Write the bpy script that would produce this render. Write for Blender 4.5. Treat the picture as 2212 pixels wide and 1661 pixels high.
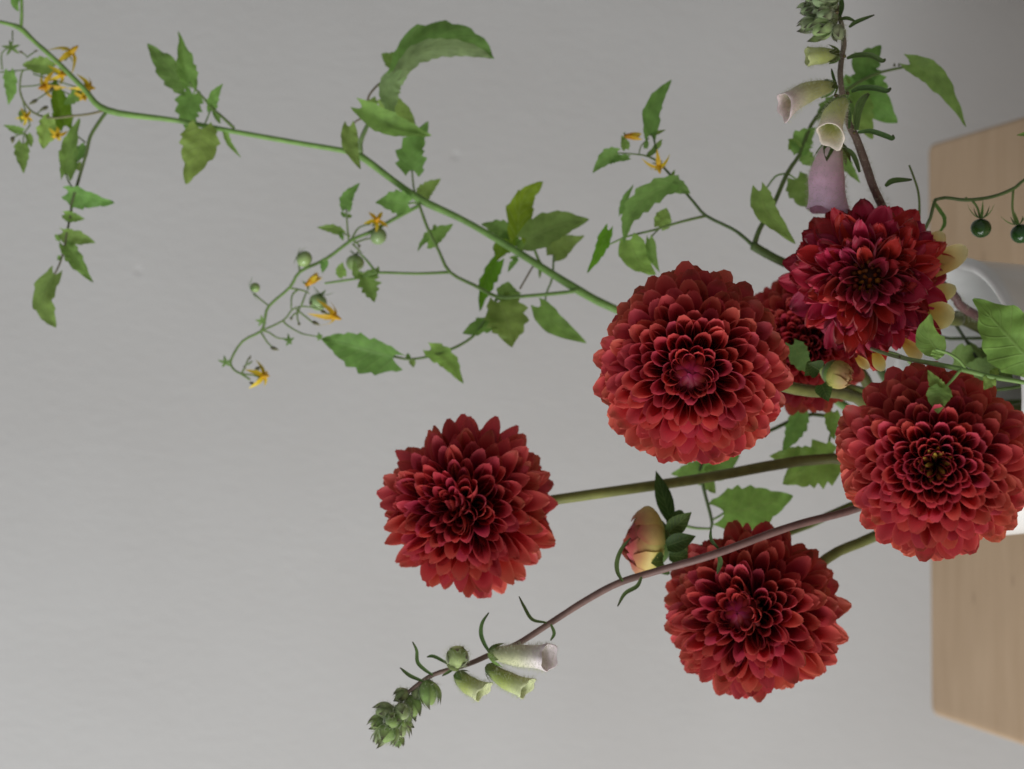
import bpy, math, random
from mathutils import Vector, Matrix, Quaternion
V = Vector
random.seed(7)
scene = bpy.context.scene
for o in list(bpy.data.objects): bpy.data.objects.remove(o)

# ---------------------------------------------------------------- camera (the photograph lies on its side: image left is up)
TABLE_Z = 0.46
F, CX, CY = 3993.0, 1106.0, 830.5           # focal length and centre in pixels of a 2212 px wide copy of the photo
PITCH = math.radians(14.3)
CAM = V((0.0, 0.0, TABLE_Z + 0.558))
FWD = V((0, math.cos(PITCH), -math.sin(PITCH)))
IR = V((0, -math.sin(PITCH), -math.cos(PITCH)))   # image right = world down
IU = V((1, 0, 0))                                 # image up = world right
def P(u, v, d): return CAM + FWD*d + IR*((u-CX)/F*d) - IU*((v-CY)/F*d)
cd = bpy.data.cameras.new('camera'); cam = bpy.data.objects.new('camera', cd)
scene.collection.objects.link(cam)
R3 = Matrix((IR, IU, -FWD)).transposed()
cam.matrix_world = Matrix.Translation(CAM) @ R3.to_4x4()
cd.sensor_width = 36; cd.lens = 36*F/2212; cd.clip_start = 0.05; cd.clip_end = 50
cd.dof.use_dof = True; cd.dof.focus_distance = 0.755; cd.dof.aperture_fstop = 9.0
scene.camera = cam

# ---------------------------------------------------------------- light
w = bpy.data.worlds.new('World'); scene.world = w; w.use_nodes = True
bg = w.node_tree.nodes['Background']; bg.inputs[0].default_value = (0.97, 0.985, 1.0, 1); bg.inputs[1].default_value = 0.27
def area(name, loc, target, sx, sy, power, col):
    l = bpy.data.lights.new(name, 'AREA'); l.shape = 'RECTANGLE'; l.size = sx; l.size_y = sy; l.energy = power; l.color = col
    o = bpy.data.objects.new(name, l); scene.collection.objects.link(o); o.location = loc
    o.rotation_euler = (V(target)-V(loc)).to_track_quat('-Z', 'Y').to_euler(); return o
area('window_light', (-1.5, 0.12, 1.12), (0.0, 0.95, 0.75), 1.25, 1.3, 34, (0.975, 0.995, 1.0))
vs = scene.view_settings; vs.view_transform = 'Standard'; vs.look = 'None'; vs.gamma = 1; vs.exposure = 0.0
scene.render.engine = 'CYCLES'
scene.cycles.transparent_max_bounces = 16

# ---------------------------------------------------------------- materials
def newmat(name):
    m = bpy.data.materials.new(name); m.use_nodes = True
    nt = m.node_tree; nt.nodes.clear(); return m, nt
def N(nt, t, **k):
    n = nt.nodes.new(t)
    for a, b in k.items():
        if a == 'inp':
            for i, x in b.items(): n.inputs[i].default_value = x
        else: setattr(n, a, b)
    return n
def plant_mat(name, rough=0.5, spec=0.3, trans=0.3, tint=(1, 1, 1), noise=60, namt=0.25, under=None, veins=None, hue=0.015, val=0.18, bump=0.0, sheen=0.0, transcol=1.0):
    m, nt = newmat(name); L = nt.links.new
    out = N(nt, 'ShaderNodeOutputMaterial')
    at = N(nt, 'ShaderNodeAttribute', attribute_name='Col')
    oi = N(nt, 'ShaderNodeObjectInfo')
    tc = N(nt, 'ShaderNodeTexCoord')
    nz = N(nt, 'ShaderNodeTexNoise', inp={'Scale': noise, 'Detail': 4})
    L(tc.outputs['Object'], nz.inputs['Vector'])
    col = at.outputs['Color']
    if under:
        g = N(nt, 'ShaderNodeNewGeometry')
        mu = N(nt, 'ShaderNodeMix', data_type='RGBA', inp={})
        L(g.outputs['Backfacing'], mu.inputs[0]); L(col, mu.inputs[6])
        md = N(nt, 'ShaderNodeMix', data_type='RGBA', inp={0: under[3]}); md.inputs[7].default_value = (*under[:3], 1)
        L(col, md.inputs[6]); L(md.outputs[2], mu.inputs[7]); col = mu.outputs[2]
    vein_f = None
    if veins:
        uv = N(nt, 'ShaderNodeUVMap'); sp = N(nt, 'ShaderNodeSeparateXYZ'); L(uv.outputs[0], sp.inputs[0])
        ab = N(nt, 'ShaderNodeMath', operation='ABSOLUTE'); L(sp.outputs[1], ab.inputs[0])
        a1 = N(nt, 'ShaderNodeMath', operation='MULTIPLY_ADD', inp={1: -veins[1]}); L(ab.outputs[0], a1.inputs[0]); L(sp.outputs[0], a1.inputs[2])
        a2 = N(nt, 'ShaderNodeMath', operation='MULTIPLY', inp={1: veins[0]}); L(a1.outputs[0], a2.inputs[0])
        fr = N(nt, 'ShaderNodeMath', operation='FRACT'); L(a2.outputs[0], fr.inputs[0])
        s5 = N(nt, 'ShaderNodeMath', operation='SUBTRACT', inp={1: 0.5}); L(fr.outputs[0], s5.inputs[0])
        b5 = N(nt, 'ShaderNodeMath', operation='ABSOLUTE'); L(s5.outputs[0], b5.inputs[0])
        mr = N(nt, 'ShaderNodeMapRange', interpolation_type='SMOOTHSTEP', inp={1: 0.0, 2: 0.13, 3: 1.0, 4: 0.0}); L(b5.outputs[0], mr.inputs[0])
        m0 = N(nt, 'ShaderNodeMapRange', interpolation_type='SMOOTHSTEP', inp={1: 0.0, 2: 0.09, 3: 1.0, 4: 0.0}); L(ab.outputs[0], m0.inputs[0])
        mx = N(nt, 'ShaderNodeMath', operation='MAXIMUM'); L(mr.outputs[0], mx.inputs[0]); L(m0.outputs[0], mx.inputs[1])
        vein_f = mx.outputs[0]
        vm = N(nt, 'ShaderNodeMath', operation='MULTIPLY', inp={1: veins[2]}); L(vein_f, vm.inputs[0])
        mv = N(nt, 'ShaderNodeMix', data_type='RGBA'); mv.inputs[7].default_value = (*veins[3], 1)
        L(vm.outputs[0], mv.inputs[0]); L(col, mv.inputs[6]); col = mv.outputs[2]
    h = N(nt, 'ShaderNodeHueSaturation')
    hr = N(nt, 'ShaderNodeMapRange', inp={3: 0.5-hue, 4: 0.5+hue}); L(oi.outputs['Random'], hr.inputs[0]); L(hr.outputs[0], h.inputs['Hue'])
    ml = N(nt, 'ShaderNodeMath', operation='MULTIPLY', inp={1: 7.31}); L(oi.outputs['Random'], ml.inputs[0])
    fx = N(nt, 'ShaderNodeMath', operation='FRACT'); L(ml.outputs[0], fx.inputs[0])
    v1 = N(nt, 'ShaderNodeMapRange', inp={3: 1-val, 4: 1+val}); L(fx.outputs[0], v1.inputs[0])
    v2 = N(nt, 'ShaderNodeMapRange', inp={1: 0.25, 2: 0.75, 3: 1-namt, 4: 1+namt}); L(nz.outputs[0], v2.inputs[0])
    vv = N(nt, 'ShaderNodeMath', operation='MULTIPLY'); L(v1.outputs[0], vv.inputs[0]); L(v2.outputs[0], vv.inputs[1]); L(vv.outputs[0], h.inputs['Value'])
    L(col, h.inputs['Color']); col = h.outputs[0]
    p = N(nt, 'ShaderNodeBsdfPrincipled', inp={'Roughness': rough, 'Specular IOR Level': spec, 'Sheen Weight': sheen, 'Sheen Roughness': 0.5})
    L(col, p.inputs['Base Color'])
    res = p.outputs[0]
    if bump:
        bp = N(nt, 'ShaderNodeBump', inp={'Strength': bump, 'Distance': 0.001})
        if vein_f:
            ad = N(nt, 'ShaderNodeMath', operation='MULTIPLY_ADD', inp={1: -0.35}); L(vein_f, ad.inputs[0]); L(nz.outputs[0], ad.inputs[2]); L(ad.outputs[0], bp.inputs['Height'])
        else: L(nz.outputs[0], bp.inputs['Height'])
        L(bp.outputs[0], p.inputs['Normal'])
    if trans:
        tr = N(nt, 'ShaderNodeBsdfTranslucent'); L(col, tr.inputs[0])
        mx = N(nt, 'ShaderNodeMixShader', inp={0: trans}); L(res, mx.inputs[1]); L(tr.outputs[0], mx.inputs[2]); res = mx.outputs[0]
    L(res, out.inputs[0]); return m
M = {}
M['petal'] = plant_mat('petal', rough=0.5, spec=0.28, trans=0.42, noise=150, namt=0.12, under=(0.56, 0.080, 0.078, 0.5), veins=None, hue=0.010, val=0.2, bump=0.08, sheen=0.02)
M['old_petal'] = plant_mat('old_petal', rough=0.36, spec=0.4, trans=0.2, noise=220, namt=0.25, under=(0.5, 0.07, 0.1, 0.35), hue=0.014, val=0.25, bump=0.25, sheen=0.1)
M['leaf'] = plant_mat('leaf', rough=0.55, spec=0.25, trans=0.45, noise=170, namt=0.25, under=(0.28, 0.46, 0.13, 0.7), veins=(6.5, 0.28, 0.22, (0.34, 0.47, 0.15)), hue=0.018, val=0.22, bump=0.5)
M['stem'] = plant_mat('stem', rough=0.5, spec=0.3, trans=0.0, noise=220, namt=0.22, hue=0.005, val=0.05, bump=0.15, sheen=0.2)
M['bell'] = plant_mat('bell', rough=0.6, spec=0.2, trans=0.3, noise=250, namt=0.12, hue=0.01, val=0.08, bump=0.12, sheen=0.35)
M['fruit'] = plant_mat('fruit', rough=0.22, spec=0.5, trans=0.0, noise=120, namt=0.12, hue=0.01, val=0.1)
M['blossom'] = plant_mat('blossom', rough=0.5, spec=0.25, trans=0.3, noise=200, namt=0.1, hue=0.015, val=0.12)
M['hair'] = plant_mat('hair', rough=0.6, spec=0.2, trans=0.4, namt=0.0, hue=0, val=0)

def wall_mat():
    m, nt = newmat('wall_paint'); L = nt.links.new
    out = N(nt, 'ShaderNodeOutputMaterial'); p = N(nt, 'ShaderNodeBsdfPrincipled', inp={'Roughness': 0.75, 'Specular IOR Level': 0.25})
    tc = N(nt, 'ShaderNodeTexCoord')
    mp = N(nt, 'ShaderNodeMapping'); mp.inputs['Scale'].default_value = (1.9, 1, 1.0); mp.inputs['Rotation'].default_value = (0, math.radians(-12), 0)
    L(tc.outputs['Object'], mp.inputs[0])
    n1 = N(nt, 'ShaderNodeTexNoise', inp={'Scale': 85, 'Detail': 6, 'Roughness': 0.65}); L(mp.outputs[0], n1.inputs['Vector'])
    n2 = N(nt, 'ShaderNodeTexNoise', inp={'Scale': 6, 'Detail': 3}); L(tc.outputs['Object'], n2.inputs['Vector'])
    vo = N(nt, 'ShaderNodeTexVoronoi', inp={'Scale': 11}); L(tc.outputs['Object'], vo.inputs['Vector'])
    pit = N(nt, 'ShaderNodeMapRange', interpolation_type='SMOOTHSTEP', inp={1: 0.0, 2: 0.05, 3: -1.2, 4: 0.0}); L(vo.outputs['Distance'], pit.inputs[0])
    ad = N(nt, 'ShaderNodeMath', operation='MULTIPLY_ADD', inp={1: 2.2}); L(n2.outputs[0], ad.inputs[0]); L(n1.outputs[0], ad.inputs[2])
    a3 = N(nt, 'ShaderNodeMath', operation='ADD'); L(ad.outputs[0], a3.inputs[0]); L(pit.outputs[0], a3.inputs[1])
    b = N(nt, 'ShaderNodeBump', inp={'Strength': 0.26, 'Distance': 0.0016}); L(a3.outputs[0], b.inputs['Height']); L(b.outputs[0], p.inputs['Normal'])
    cr = N(nt, 'ShaderNodeMapRange', inp={1: 0.3, 2: 0.7, 3: 0.0, 4: 1.0}); L(n2.outputs[0], cr.inputs[0])
    mx = N(nt, 'ShaderNodeMix', data_type='RGBA'); mx.inputs[6].default_value = (0.53, 0.523, 0.517, 1); mx.inputs[7].default_value = (0.565, 0.561, 0.557, 1)
    L(cr.outputs[0], mx.inputs[0]); L(mx.outputs[2], p.inputs['Base Color']); L(p.outputs[0], out.inputs[0]); return m
def wood_mat():
    m, nt = newmat('birch_wood'); L = nt.links.new
    out = N(nt, 'ShaderNodeOutputMaterial'); p = N(nt, 'ShaderNodeBsdfPrincipled', inp={'Roughness': 0.45, 'Specular IOR Level': 0.35})
    tc = N(nt, 'ShaderNodeTexCoord')
    mp = N(nt, 'ShaderNodeMapping'); mp.inputs['Scale'].default_value = (1.2, 9, 9); L(tc.outputs['Object'], mp.inputs[0])
    n1 = N(nt, 'ShaderNodeTexNoise', inp={'Scale': 9, 'Detail': 6, 'Roughness': 0.65, 'Distortion': 0.6}); L(mp.outputs[0], n1.inputs['Vector'])
    n3 = N(nt, 'ShaderNodeTexNoise', inp={'Scale': 5, 'Detail': 3}); L(tc.outputs['Object'], n3.inputs['Vector'])
    r = N(nt, 'ShaderNodeValToRGB'); r.color_ramp.elements[0].position = 0.25; r.color_ramp.elements[0].color = (0.39, 0.255, 0.145, 1)
    r.color_ramp.elements[1].position = 0.75; r.color_ramp.elements[1].color = (0.58, 0.42, 0.275, 1); 
    av = N(nt, 'ShaderNodeMath', operation='MULTIPLY_ADD', inp={1: 0.5}); L(n1.outputs[0], av.inputs[0])
    h5 = N(nt, 'ShaderNodeMath', operation='MULTIPLY', inp={1: 0.5}); L(n3.outputs[0], h5.inputs[0]); L(h5.outputs[0], av.inputs[2]); L(av.outputs[0], r.inputs[0])
    mp2 = N(nt, 'ShaderNodeMapping'); mp2.inputs['Scale'].default_value = (1, 2.6, 1); L(tc.outputs['Object'], mp2.inputs[0])
    vo = N(nt, 'ShaderNodeTexVoronoi', inp={'Scale': 13}); L(mp2.outputs[0], vo.inputs['Vector'])
    k = N(nt, 'ShaderNodeMapRange', interpolation_type='SMOOTHSTEP', inp={1: 0.03, 2: 0.09, 3: 0.45, 4: 0.0}); L(vo.outputs['Distance'], k.inputs[0])
    mx = N(nt, 'ShaderNodeMix', data_type='RGBA'); mx.inputs[7].default_value = (0.2, 0.12, 0.07, 1); L(k.outputs[0], mx.inputs[0]); L(r.outputs[0], mx.inputs[6])
    b = N(nt, 'ShaderNodeBump', inp={'Strength': 0.1, 'Distance': 0.001}); L(n1.outputs[0], b.inputs['Height']); L(b.outputs[0], p.inputs['Normal'])
    L(mx.outputs[2], p.inputs['Base Color']); L(p.outputs[0], out.inputs[0]); return m
def plain_mat(name, col, rough, spec=0.5, coat=0.0, ns=40, na=0.05):
    m, nt = newmat(name); L = nt.links.new
    out = N(nt, 'ShaderNodeOutputMaterial'); p = N(nt, 'ShaderNodeBsdfPrincipled', inp={'Roughness': rough, 'Specular IOR Level': spec, 'Coat Weight': coat})
    nz = N(nt, 'ShaderNodeTexNoise', inp={'Scale': ns, 'Detail': 4}); tc = N(nt, 'ShaderNodeTexCoord'); L(tc.outputs['Object'], nz.inputs['Vector'])
    h = N(nt, 'ShaderNodeHueSaturation'); h.inputs['Color'].default_value = (*col, 1)
    mr = N(nt, 'ShaderNodeMapRange', inp={1: 0.3, 2: 0.7, 3: 1-na, 4: 1+na}); L(nz.outputs[0], mr.inputs[0]); L(mr.outputs[0], h.inputs['Value'])
    L(h.outputs[0], p.inputs['Base Color']); L(p.outputs[0], out.inputs[0]); return m
M['wall'] = wall_mat(); M['wood'] = wood_mat()
M['ceramic'] = plain_mat('ceramic', (0.84, 0.84, 0.83), 0.3, 0.5, 0.2)
M['floor'] = plain_mat('floor_boards', (0.30, 0.22, 0.15), 0.6, 0.3, 0, 8, 0.2)

# ---------------------------------------------------------------- object helpers
WL = {}                                            # world location of unrotated parents
def link(o): scene.collection.objects.link(o); return o
def thing(name, label, cat, loc, group=None):
    o = link(bpy.data.objects.new(name, None)); o.empty_display_size = 0.02; o.location = loc; WL[o.name] = V(loc)
    o['label'] = label; o['category'] = cat
    if group: o['group'] = group
    return o
def mesh(name, vs_, fs, mat, cols=None, uvs=None, smooth=True):
    me = bpy.data.meshes.new(name); me.from_pydata([tuple(v) for v in vs_], [], fs); me.materials.append(M[mat])
    if smooth: me.polygons.foreach_set('use_smooth', [True]*len(me.polygons))
    if cols is not None:
        a = me.color_attributes.new('Col', 'FLOAT_COLOR', 'POINT')
        a.data.foreach_set('color', [c for q in cols for c in (q[0], q[1], q[2], 1.0)])
    if uvs is not None:
        ul = me.uv_layers.new(name='UVMap'); idx = [0]*len(me.loops); me.loops.foreach_get('vertex_index', idx)
        ul.data.foreach_set('uv', [c for i in idx for c in uvs[i]])
    me.update(); return me
def part(name, parent, vs_, fs, mat, cols=None, uvs=None, loc=None, smooth=True):
    """mesh object from world-space verts, parented to an unrotated object"""
    loc = V(loc) if loc is not None else V(vs_[0])
    o = link(bpy.data.objects.new(name, mesh(name, [V(v)-loc for v in vs_], fs, mat, cols, uvs, smooth)))
    if parent: o.parent = parent; o.location = loc - WL[parent.name]
    else: o.location = loc
    WL[o.name] = loc; return o
def mixc(a, b, t): return tuple(a[i]+(b[i]-a[i])*t for i in range(3))
def lerp(a, b, t): return a+(b-a)*t
def spline(pts, n):
    """Catmull-Rom through pts (any vectors), n samples per span"""
    if len(pts) == 2: return [pts[0].lerp(pts[1], i/n) for i in range(n+1)]
    q = [pts[0]*2-pts[1]]+list(pts)+[pts[-1]*2-pts[-2]]; out = []
    for i in range(1, len(q)-2):
        for k in range(n):
            t = k/n; a, b, c, d = q[i-1], q[i], q[i+1], q[i+2]
            out.append(0.5*((2*b)+(c-a)*t+(2*a-5*b+4*c-d)*t*t+(3*b-a-3*c+d)*t*t*t))
    out.append(pts[-1].copy()); return out
def tube(pts, rad, seg=8, n=4, cols=None, wob=0.0):
    """returns verts, faces, colours; rad = list per control point"""
    c = spline([V((*p, r)) if False else p for p in pts], n)
    rr = []
    for i in range(len(pts)-1):
        for k in range(n): rr.append(lerp(rad[i], rad[i+1], k/n))
    rr.append(rad[-1])
    vs_, fs, cs = [], [], []
    t0 = (c[1]-c[0]).normalized(); nrm = t0.orthogonal().normalized()
    for i, p in enumerate(c):
        t = (c[min(i+1, len(c)-1)]-c[max(i-1, 0)]).normalized()
        nrm = (nrm-t*nrm.dot(t)).normalized(); b = t.cross(nrm)
        r = rr[i]*(1+wob*random.uniform(-1, 1))
        for k in range(seg):
            a = 2*math.pi*k/seg; vs_.append(p+(nrm*math.cos(a)+b*math.sin(a))*r)
            if cols: cs.append(mixc(cols[0], cols[1], i/(len(c)-1)))
    for i in range(len(c)-1):
        for k in range(seg):
            fs.append((i*seg+k, i*seg+(k+1) % seg, (i+1)*seg+(k+1) % seg, (i+1)*seg+k))
    m0 = len(vs_); vs_.append(c[0]-t0*rr[0]*0.5); vs_.append(c[-1]+t*rr[-1]*0.5)
    if cols: cs += [cols[0], cols[1]]
    for k in range(seg):
        fs.append((m0, (k+1) % seg, k)); fs.append((m0+1, (len(c)-1)*seg+k, (len(c)-1)*seg+(k+1) % seg))
    return vs_, fs, cs
def stem(parent, pts, rad, cols, name='stem', seg=8, n=4, wob=0.03):
    v, f, c = tube(pts, rad, seg, n, cols, wob); return part(name, parent, v, f, 'stem', c, loc=pts[0])
def px(d, n): return n*d/F                           # n photo pixels at depth d, in metres

# ---------------------------------------------------------------- the setting
WALL_Y = 1.235
def grid_obj(name, vs_, fs, mat):
    o = part(name, None, vs_, fs, mat, smooth=False, loc=(0, 0, 0)); o['kind'] = 'structure'; return o
WLIM = 3.0
grid_obj('wall', [(-WLIM, WALL_Y, 0), (WLIM, WALL_Y, 0), (WLIM, WALL_Y, 2.6), (-WLIM, WALL_Y, 2.6), (-WLIM, WALL_Y+.1, 0), (WLIM, WALL_Y+.1, 0), (WLIM, WALL_Y+.1, 2.6), (-WLIM, WALL_Y+.1, 2.6)],
         [(0, 1, 2, 3), (5, 4, 7, 6), (1, 5, 6, 2), (4, 0, 3, 7), (3, 2, 6, 7), (0, 4, 5, 1)], 'wall')
grid_obj('floor', [(-WLIM, -1.5, 0), (WLIM, -1.5, 0), (WLIM, WALL_Y-.002, 0), (-WLIM, WALL_Y-.002, 0)], [(0, 1, 2, 3)], 'floor')

# ---------------------------------------------------------------- table
def rounded_slab(x0, x1, y0, y1, z0, z1, corner, bev, n=6):
    def ring(ins, z):
        out = []
        for cx, cy, a0 in ((x1, y1, 0), (x0, y1, 90), (x0, y0, 180), (x1, y0, 270)):
            c = corner
            sx = -1 if cx == x1 else 1; sy = -1 if cy == y1 else 1
            for k in range(n+1):
                a = math.radians(a0+90*k/n); out.append(V((cx+sx*c+(c-ins)*math.cos(a), cy+sy*c+(c-ins)*math.sin(a), z)))
        return out
    rings = []
    for k in range(5): a = math.pi/2*k/4; rings.append(ring(bev*(1-math.sin(a)), z0+bev*(1-math.cos(a))))
    for k in range(5): a = math.pi/2*k/4; rings.append(ring(bev*(1-math.cos(a)), z1-bev*(1-math.sin(a))))
    m = len(rings[0]); vs_ = [p for r in rings for p in r]; fs = [tuple(reversed(range(m))), tuple(range((len(rings)-1)*m, len(rings)*m))]
    for i in range(len(rings)-1):
        for k in range(m): fs.append((i*m+k, i*m+(k+1) % m, (i+1)*m+(k+1) % m, (i+1)*m+k))
    return vs_, fs
FAR = P(2006, 830, 1.0)-CAM; tt = -0.558/FAR.z; FARY = FAR.y*tt; DF = tt
XR = (CY-300)/F*DF; XL = (CY-1530)/F*DF
tb = thing('stool', 'pale birch wooden stool carrying the white vase', 'stool', (0.5*(XL+XR), FARY-0.28, 0))
tb.rotation_euler.z = math.radians(0.7)
hw = (XR-XL)/2
def tpart(name, vs_, fs, mat='wood'):
    o = link(bpy.data.objects.new(name, mesh(name, vs_, fs, mat))); o.parent = tb
    md = o.modifiers.new('sharp', 'EDGE_SPLIT'); md.split_angle = math.radians(50); return o
tpart('seat', *rounded_slab(-hw, hw, -0.28, 0.28, TABLE_Z-0.024, TABLE_Z, 0.007, 0.003))
for sx in (-1, 1):
    for sy in (-1, 1):
        v, f = rounded_slab(-.018, .018, -.018, .018, 0.001, TABLE_Z-0.0245, 0.006, 0.002, 3)
        tpart('leg', [p+V((sx*(hw-.03), sy*.24, 0)) for p in v], f)

# ---------------------------------------------------------------- vase
RC = P(2060, 862, 0.874); RIM = px(0.874, 303); VH = RC.z-TABLE_Z
VB = V((RC.x, RC.y, TABLE_Z+0.0005))
def lathe(profile, seg=64):
    vs_, fs = [], []
    for r, z in profile:
        for k in range(seg): a = 2*math.pi*k/seg; vs_.append(V((r*math.cos(a), r*math.sin(a), z)))
    for i in range(len(profile)-1):
        for k in range(seg): fs.append((i*seg+k, i*seg+(k+1) % seg, (i+1)*seg+(k+1) % seg, (i+1)*seg+k))
    m = len(vs_); vs_.append(V((0, 0, profile[0][1]))); vs_.append(V((0, 0, profile[-1][1])))
    for k in range(seg): fs.append((m, (k+1) % seg, k)); fs.append((m+1, (len(profile)-1)*seg+k, (len(profile)-1)*seg+(k+1) % seg))
    return vs_, fs
vt = thing('vase', 'white glazed ceramic vase holding the cut flowers', 'vase', VB)
rb = RIM*0.86
prof = [(rb*.9, 0), (rb*.97, .002), (rb, .008), (lerp(rb, RIM, .5), VH*.5), (RIM-.0005, VH-.007), (RIM+.0006, VH-.003), (RIM-.0008, VH-.0006), (RIM-.003, VH), (RIM-.005, VH-.0012), (RIM-.006, VH-.005), (lerp(rb, RIM, .75)-.006, VH*.75), (lerp(rb, RIM, .5)-.006, VH*.5), (lerp(rb, RIM, .2)-.006, VH*.2), (rb-.008, .018), (rb*.8, .011), (rb*.5, .008), (rb*.1, .007)]
v, f = lathe(prof)
o = link(bpy.data.objects.new('body', mesh('body', v, f, 'ceramic'))); o.parent = vt
v, f = lathe([(0.001, VH*.42), (lerp(rb, RIM, .42)-.0062, VH*.42)]); 
def mouth(a, r, dz=0.0): return V((RC.x+RIM*r*math.cos(a), RC.y+RIM*r*math.sin(a), RC.z+dz))
def inside(a, r, z=0.014): return V((RC.x+rb*r*math.cos(a), RC.y+rb*r*math.sin(a), TABLE_Z+z))

# ---------------------------------------------------------------- dahlia
def petal_mesh(Lg, R, A0, bend, p=2.0, q=2.0, u0=0.35, ruff=0.0, tipcol=None, cin=(.42, .03, .04), cbase=(.32, .012, .03), ctip=(.5, .1, .05), nu=9, nv=8, flare=0.0, brown=0.0):
    """quilled ray floret: tube round the local z axis cut open towards +x, spoon tip; lengths in metres"""
    vs_, fs, cs, uvs = [], [], [], []
    ph = random.uniform(0, 6.3)
    for i in range(nu+1):
        u = math.sin(math.pi/2*i/nu)**0.9
        r = R*(0.42+0.58*min(1, u/0.65)**0.8)*(1+flare*max(0, u-.6))
        t = max(0, (u-u0)/(1-u0)); A = A0*max(0.03, (1-t**p))**(1/q)
        bx = bend*Lg*u*u
        for j in range(nv+1):
            s = -1+2*j/nv; a = A*s
            rz = ruff*R*math.sin(3.1*s*1.7+ph+u*4)*u*abs(s)
            x = bx+r*(1-math.cos(a))-r*0.5+rz; y = r*math.sin(a)
            vs_.append(V((x, y, u*Lg))); uvs.append((u, s))
            e = abs(s)**3*0.35
            c = mixc(cbase, cin, min(1, u*1.25)); c = mixc(c, ctip, min(1, max(0, (u-.55)/.45)**1.3*0.75+e*u))
            if brown and u > .93 and abs(s) < .8: c = mixc(c, (.20, .07, .03), brown*random.uniform(.3, 1))
            cs.append(c)
    for i in range(nu):
        for j in range(nv): a = i*(nv+1)+j; fs.append((a, a+1, a+nv+2, a+nv+1))
    return vs_, fs, cs, uvs
def dahlia_axis(c, du, dv, rollv=0):
    tc = (CAM-c).normalized(); return (tc+IR*du-IU*dv).normalized()
def dahlia(label, u, v, d, rpx, tilt, seed, path, stem_r=0.0028, style='ball', sq=1.0, scol=((.16, .17, .04), (.12, .13, .03)), thmax=128, pointed=0.0, dens=1.0, bright=0.86, closed=True, loose=0.0, button=False):
    random.seed(seed)
    c = P(u, v, d); R = px(d, rpx)
    root = thing('dahlia', label, 'flower', path[-1], 'dahlias in the vase')
    ax = dahlia_axis(c, *tilt)
    # receptacle
    vs_, fs = lathe([(R*.07, -R*.50), (R*.17, -R*.46), (R*.30, -R*.32), (R*.36, -R*.12), (R*.33, R*.06), (R*.22, R*.2), (R*.06, R*.27)], 16)
    me = mesh('flower_head', vs_, fs, 'petal', [(.10, .03, .012) if v_.z > -R*.3 else (.1, .16, .03) for v_ in vs_])
    head = link(bpy.data.objects.new('flower_head', me)); head.parent = root
    q = ax.to_track_quat('Z', 'X'); head.rotation_mode = 'QUATERNION'; head.rotation_quaternion = q; head.location = c-path[-1]
    # stem
    back = c-ax*R*.48
    pts = [back, back-ax*R*.25]+path
    n = len(pts); stem(root, pts, [stem_r*1.15]+[stem_r*lerp(.95, 1.15, i/n) for i in range(n-1)], scol)
    # petal variants per band
    band = {}
    def variant(th, k):
        key = (int(th/14), k)
        if key in band: return band[key]
        t = min(1, th/90)
        A0 = math.radians(lerp(165, 92, min(1, t*1.15))) if style == 'ball' else math.radians(lerp(125, 62, t))
        A0 *= random.uniform(.88, 1.08)
        pt = pointed*random.uniform(.5, 1.2)
        cin = mixc((.60, .016, .060), (.66, .032, .055), min(1, t*1.3)); cba = mixc((.56, .010, .050), (.60, .014, .04), t)
        ctp = mixc((.70, .085, .11), (.78, .165, .115), min(1, t*1.2))
        if style == 'old': cin = mixc((.50, .012, .03), (.62, .014, .05), t); ctp = (.66, .05, .085); cba = (.46, .010, .025)
        cin, cba, ctp = [tuple(x*bright for x in cc) for cc in (cin, cba, ctp)]
        bend = lerp(.16, -.20, min(1, max(0, (th-12)/95))) if style == 'ball' else lerp(.12, -.16, t)+random.uniform(-.12, .12)
        m_ = petal_mesh(1, .30 if style == 'ball' else .27, A0, bend, lerp(2.2, 1.5, pt), lerp(2.0, 1.05, pt), lerp(.36, .2, pt), ruff=(.10 if style == 'ball' else .4), cin=cin, cbase=cba, ctip=ctp, brown=(.55 if (k == 2 and th > 45) else 0), flare=(0.15 if style == 'ball' else 0.3))
        me_ = mesh('petal', m_[0], m_[1], 'petal' if style == 'ball' else 'old_petal', m_[2], m_[3]); band[key] = me_; return me_
    th = (19.0 if button else 9.0) if closed else 24.0; i = 0; ga = 137.508
    while th < thmax:
        tr = math.radians(th)
        a = (0.115+0.185*min(1, th/95)**0.85)/math.sqrt(dens)
        phi = math.radians(i*ga)+random.gauss(0, .07+loose*.25)
        thj = tr+random.gauss(0, .025+loose*.07)
        dirv = V((math.sin(thj)*math.cos(phi), math.sin(thj)*math.sin(phi), math.cos(thj)))
        rr = R*(lerp(.74, 1.0, min(1, th/34)**.8))*random.uniform(.925-loose*.12, 1.025+loose*.06)
        if th > 95: rr *= 1.0-.0012*(th-95)
        if style == 'old': rr *= random.uniform(.82, 1.06)
        rr *= 1+.02*math.sin(2*phi+seed)+.025*math.sin(3*phi+seed*1.7)*math.sin(tr)
        tip = dirv*rr; tip.z *= sq
        thb = tr*.80; base = V((0, 0, -.16*R))+V((math.sin(thb)*math.cos(phi), math.sin(thb)*math.sin(phi), math.cos(thb)*1.1))*R*.27
        if th < 26 and style == 'ball' and button:   # young florets lean in over the eye
            tip.x *= .72; tip.y *= .72
        zd = (tip-base); Lg = zd.length; zd.normalize()
        xd = V((0, 0, 1))-zd*zd.z
        if xd.length < .05: xd = V((-math.cos(phi), -math.sin(phi), 0))
        xd = (xd-V((math.cos(phi), math.sin(phi), 0))*.001).normalized()
        xin = V((-math.cos(phi), -math.sin(phi), 0)); xin = xin-zd*xin.dot(zd)
        if th < 60 and xin.length > .01: xd = (xd*min(1, th/60)+xin.normalized()*(1-th/60)).normalized()
        yd = zd.cross(xd)
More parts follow.
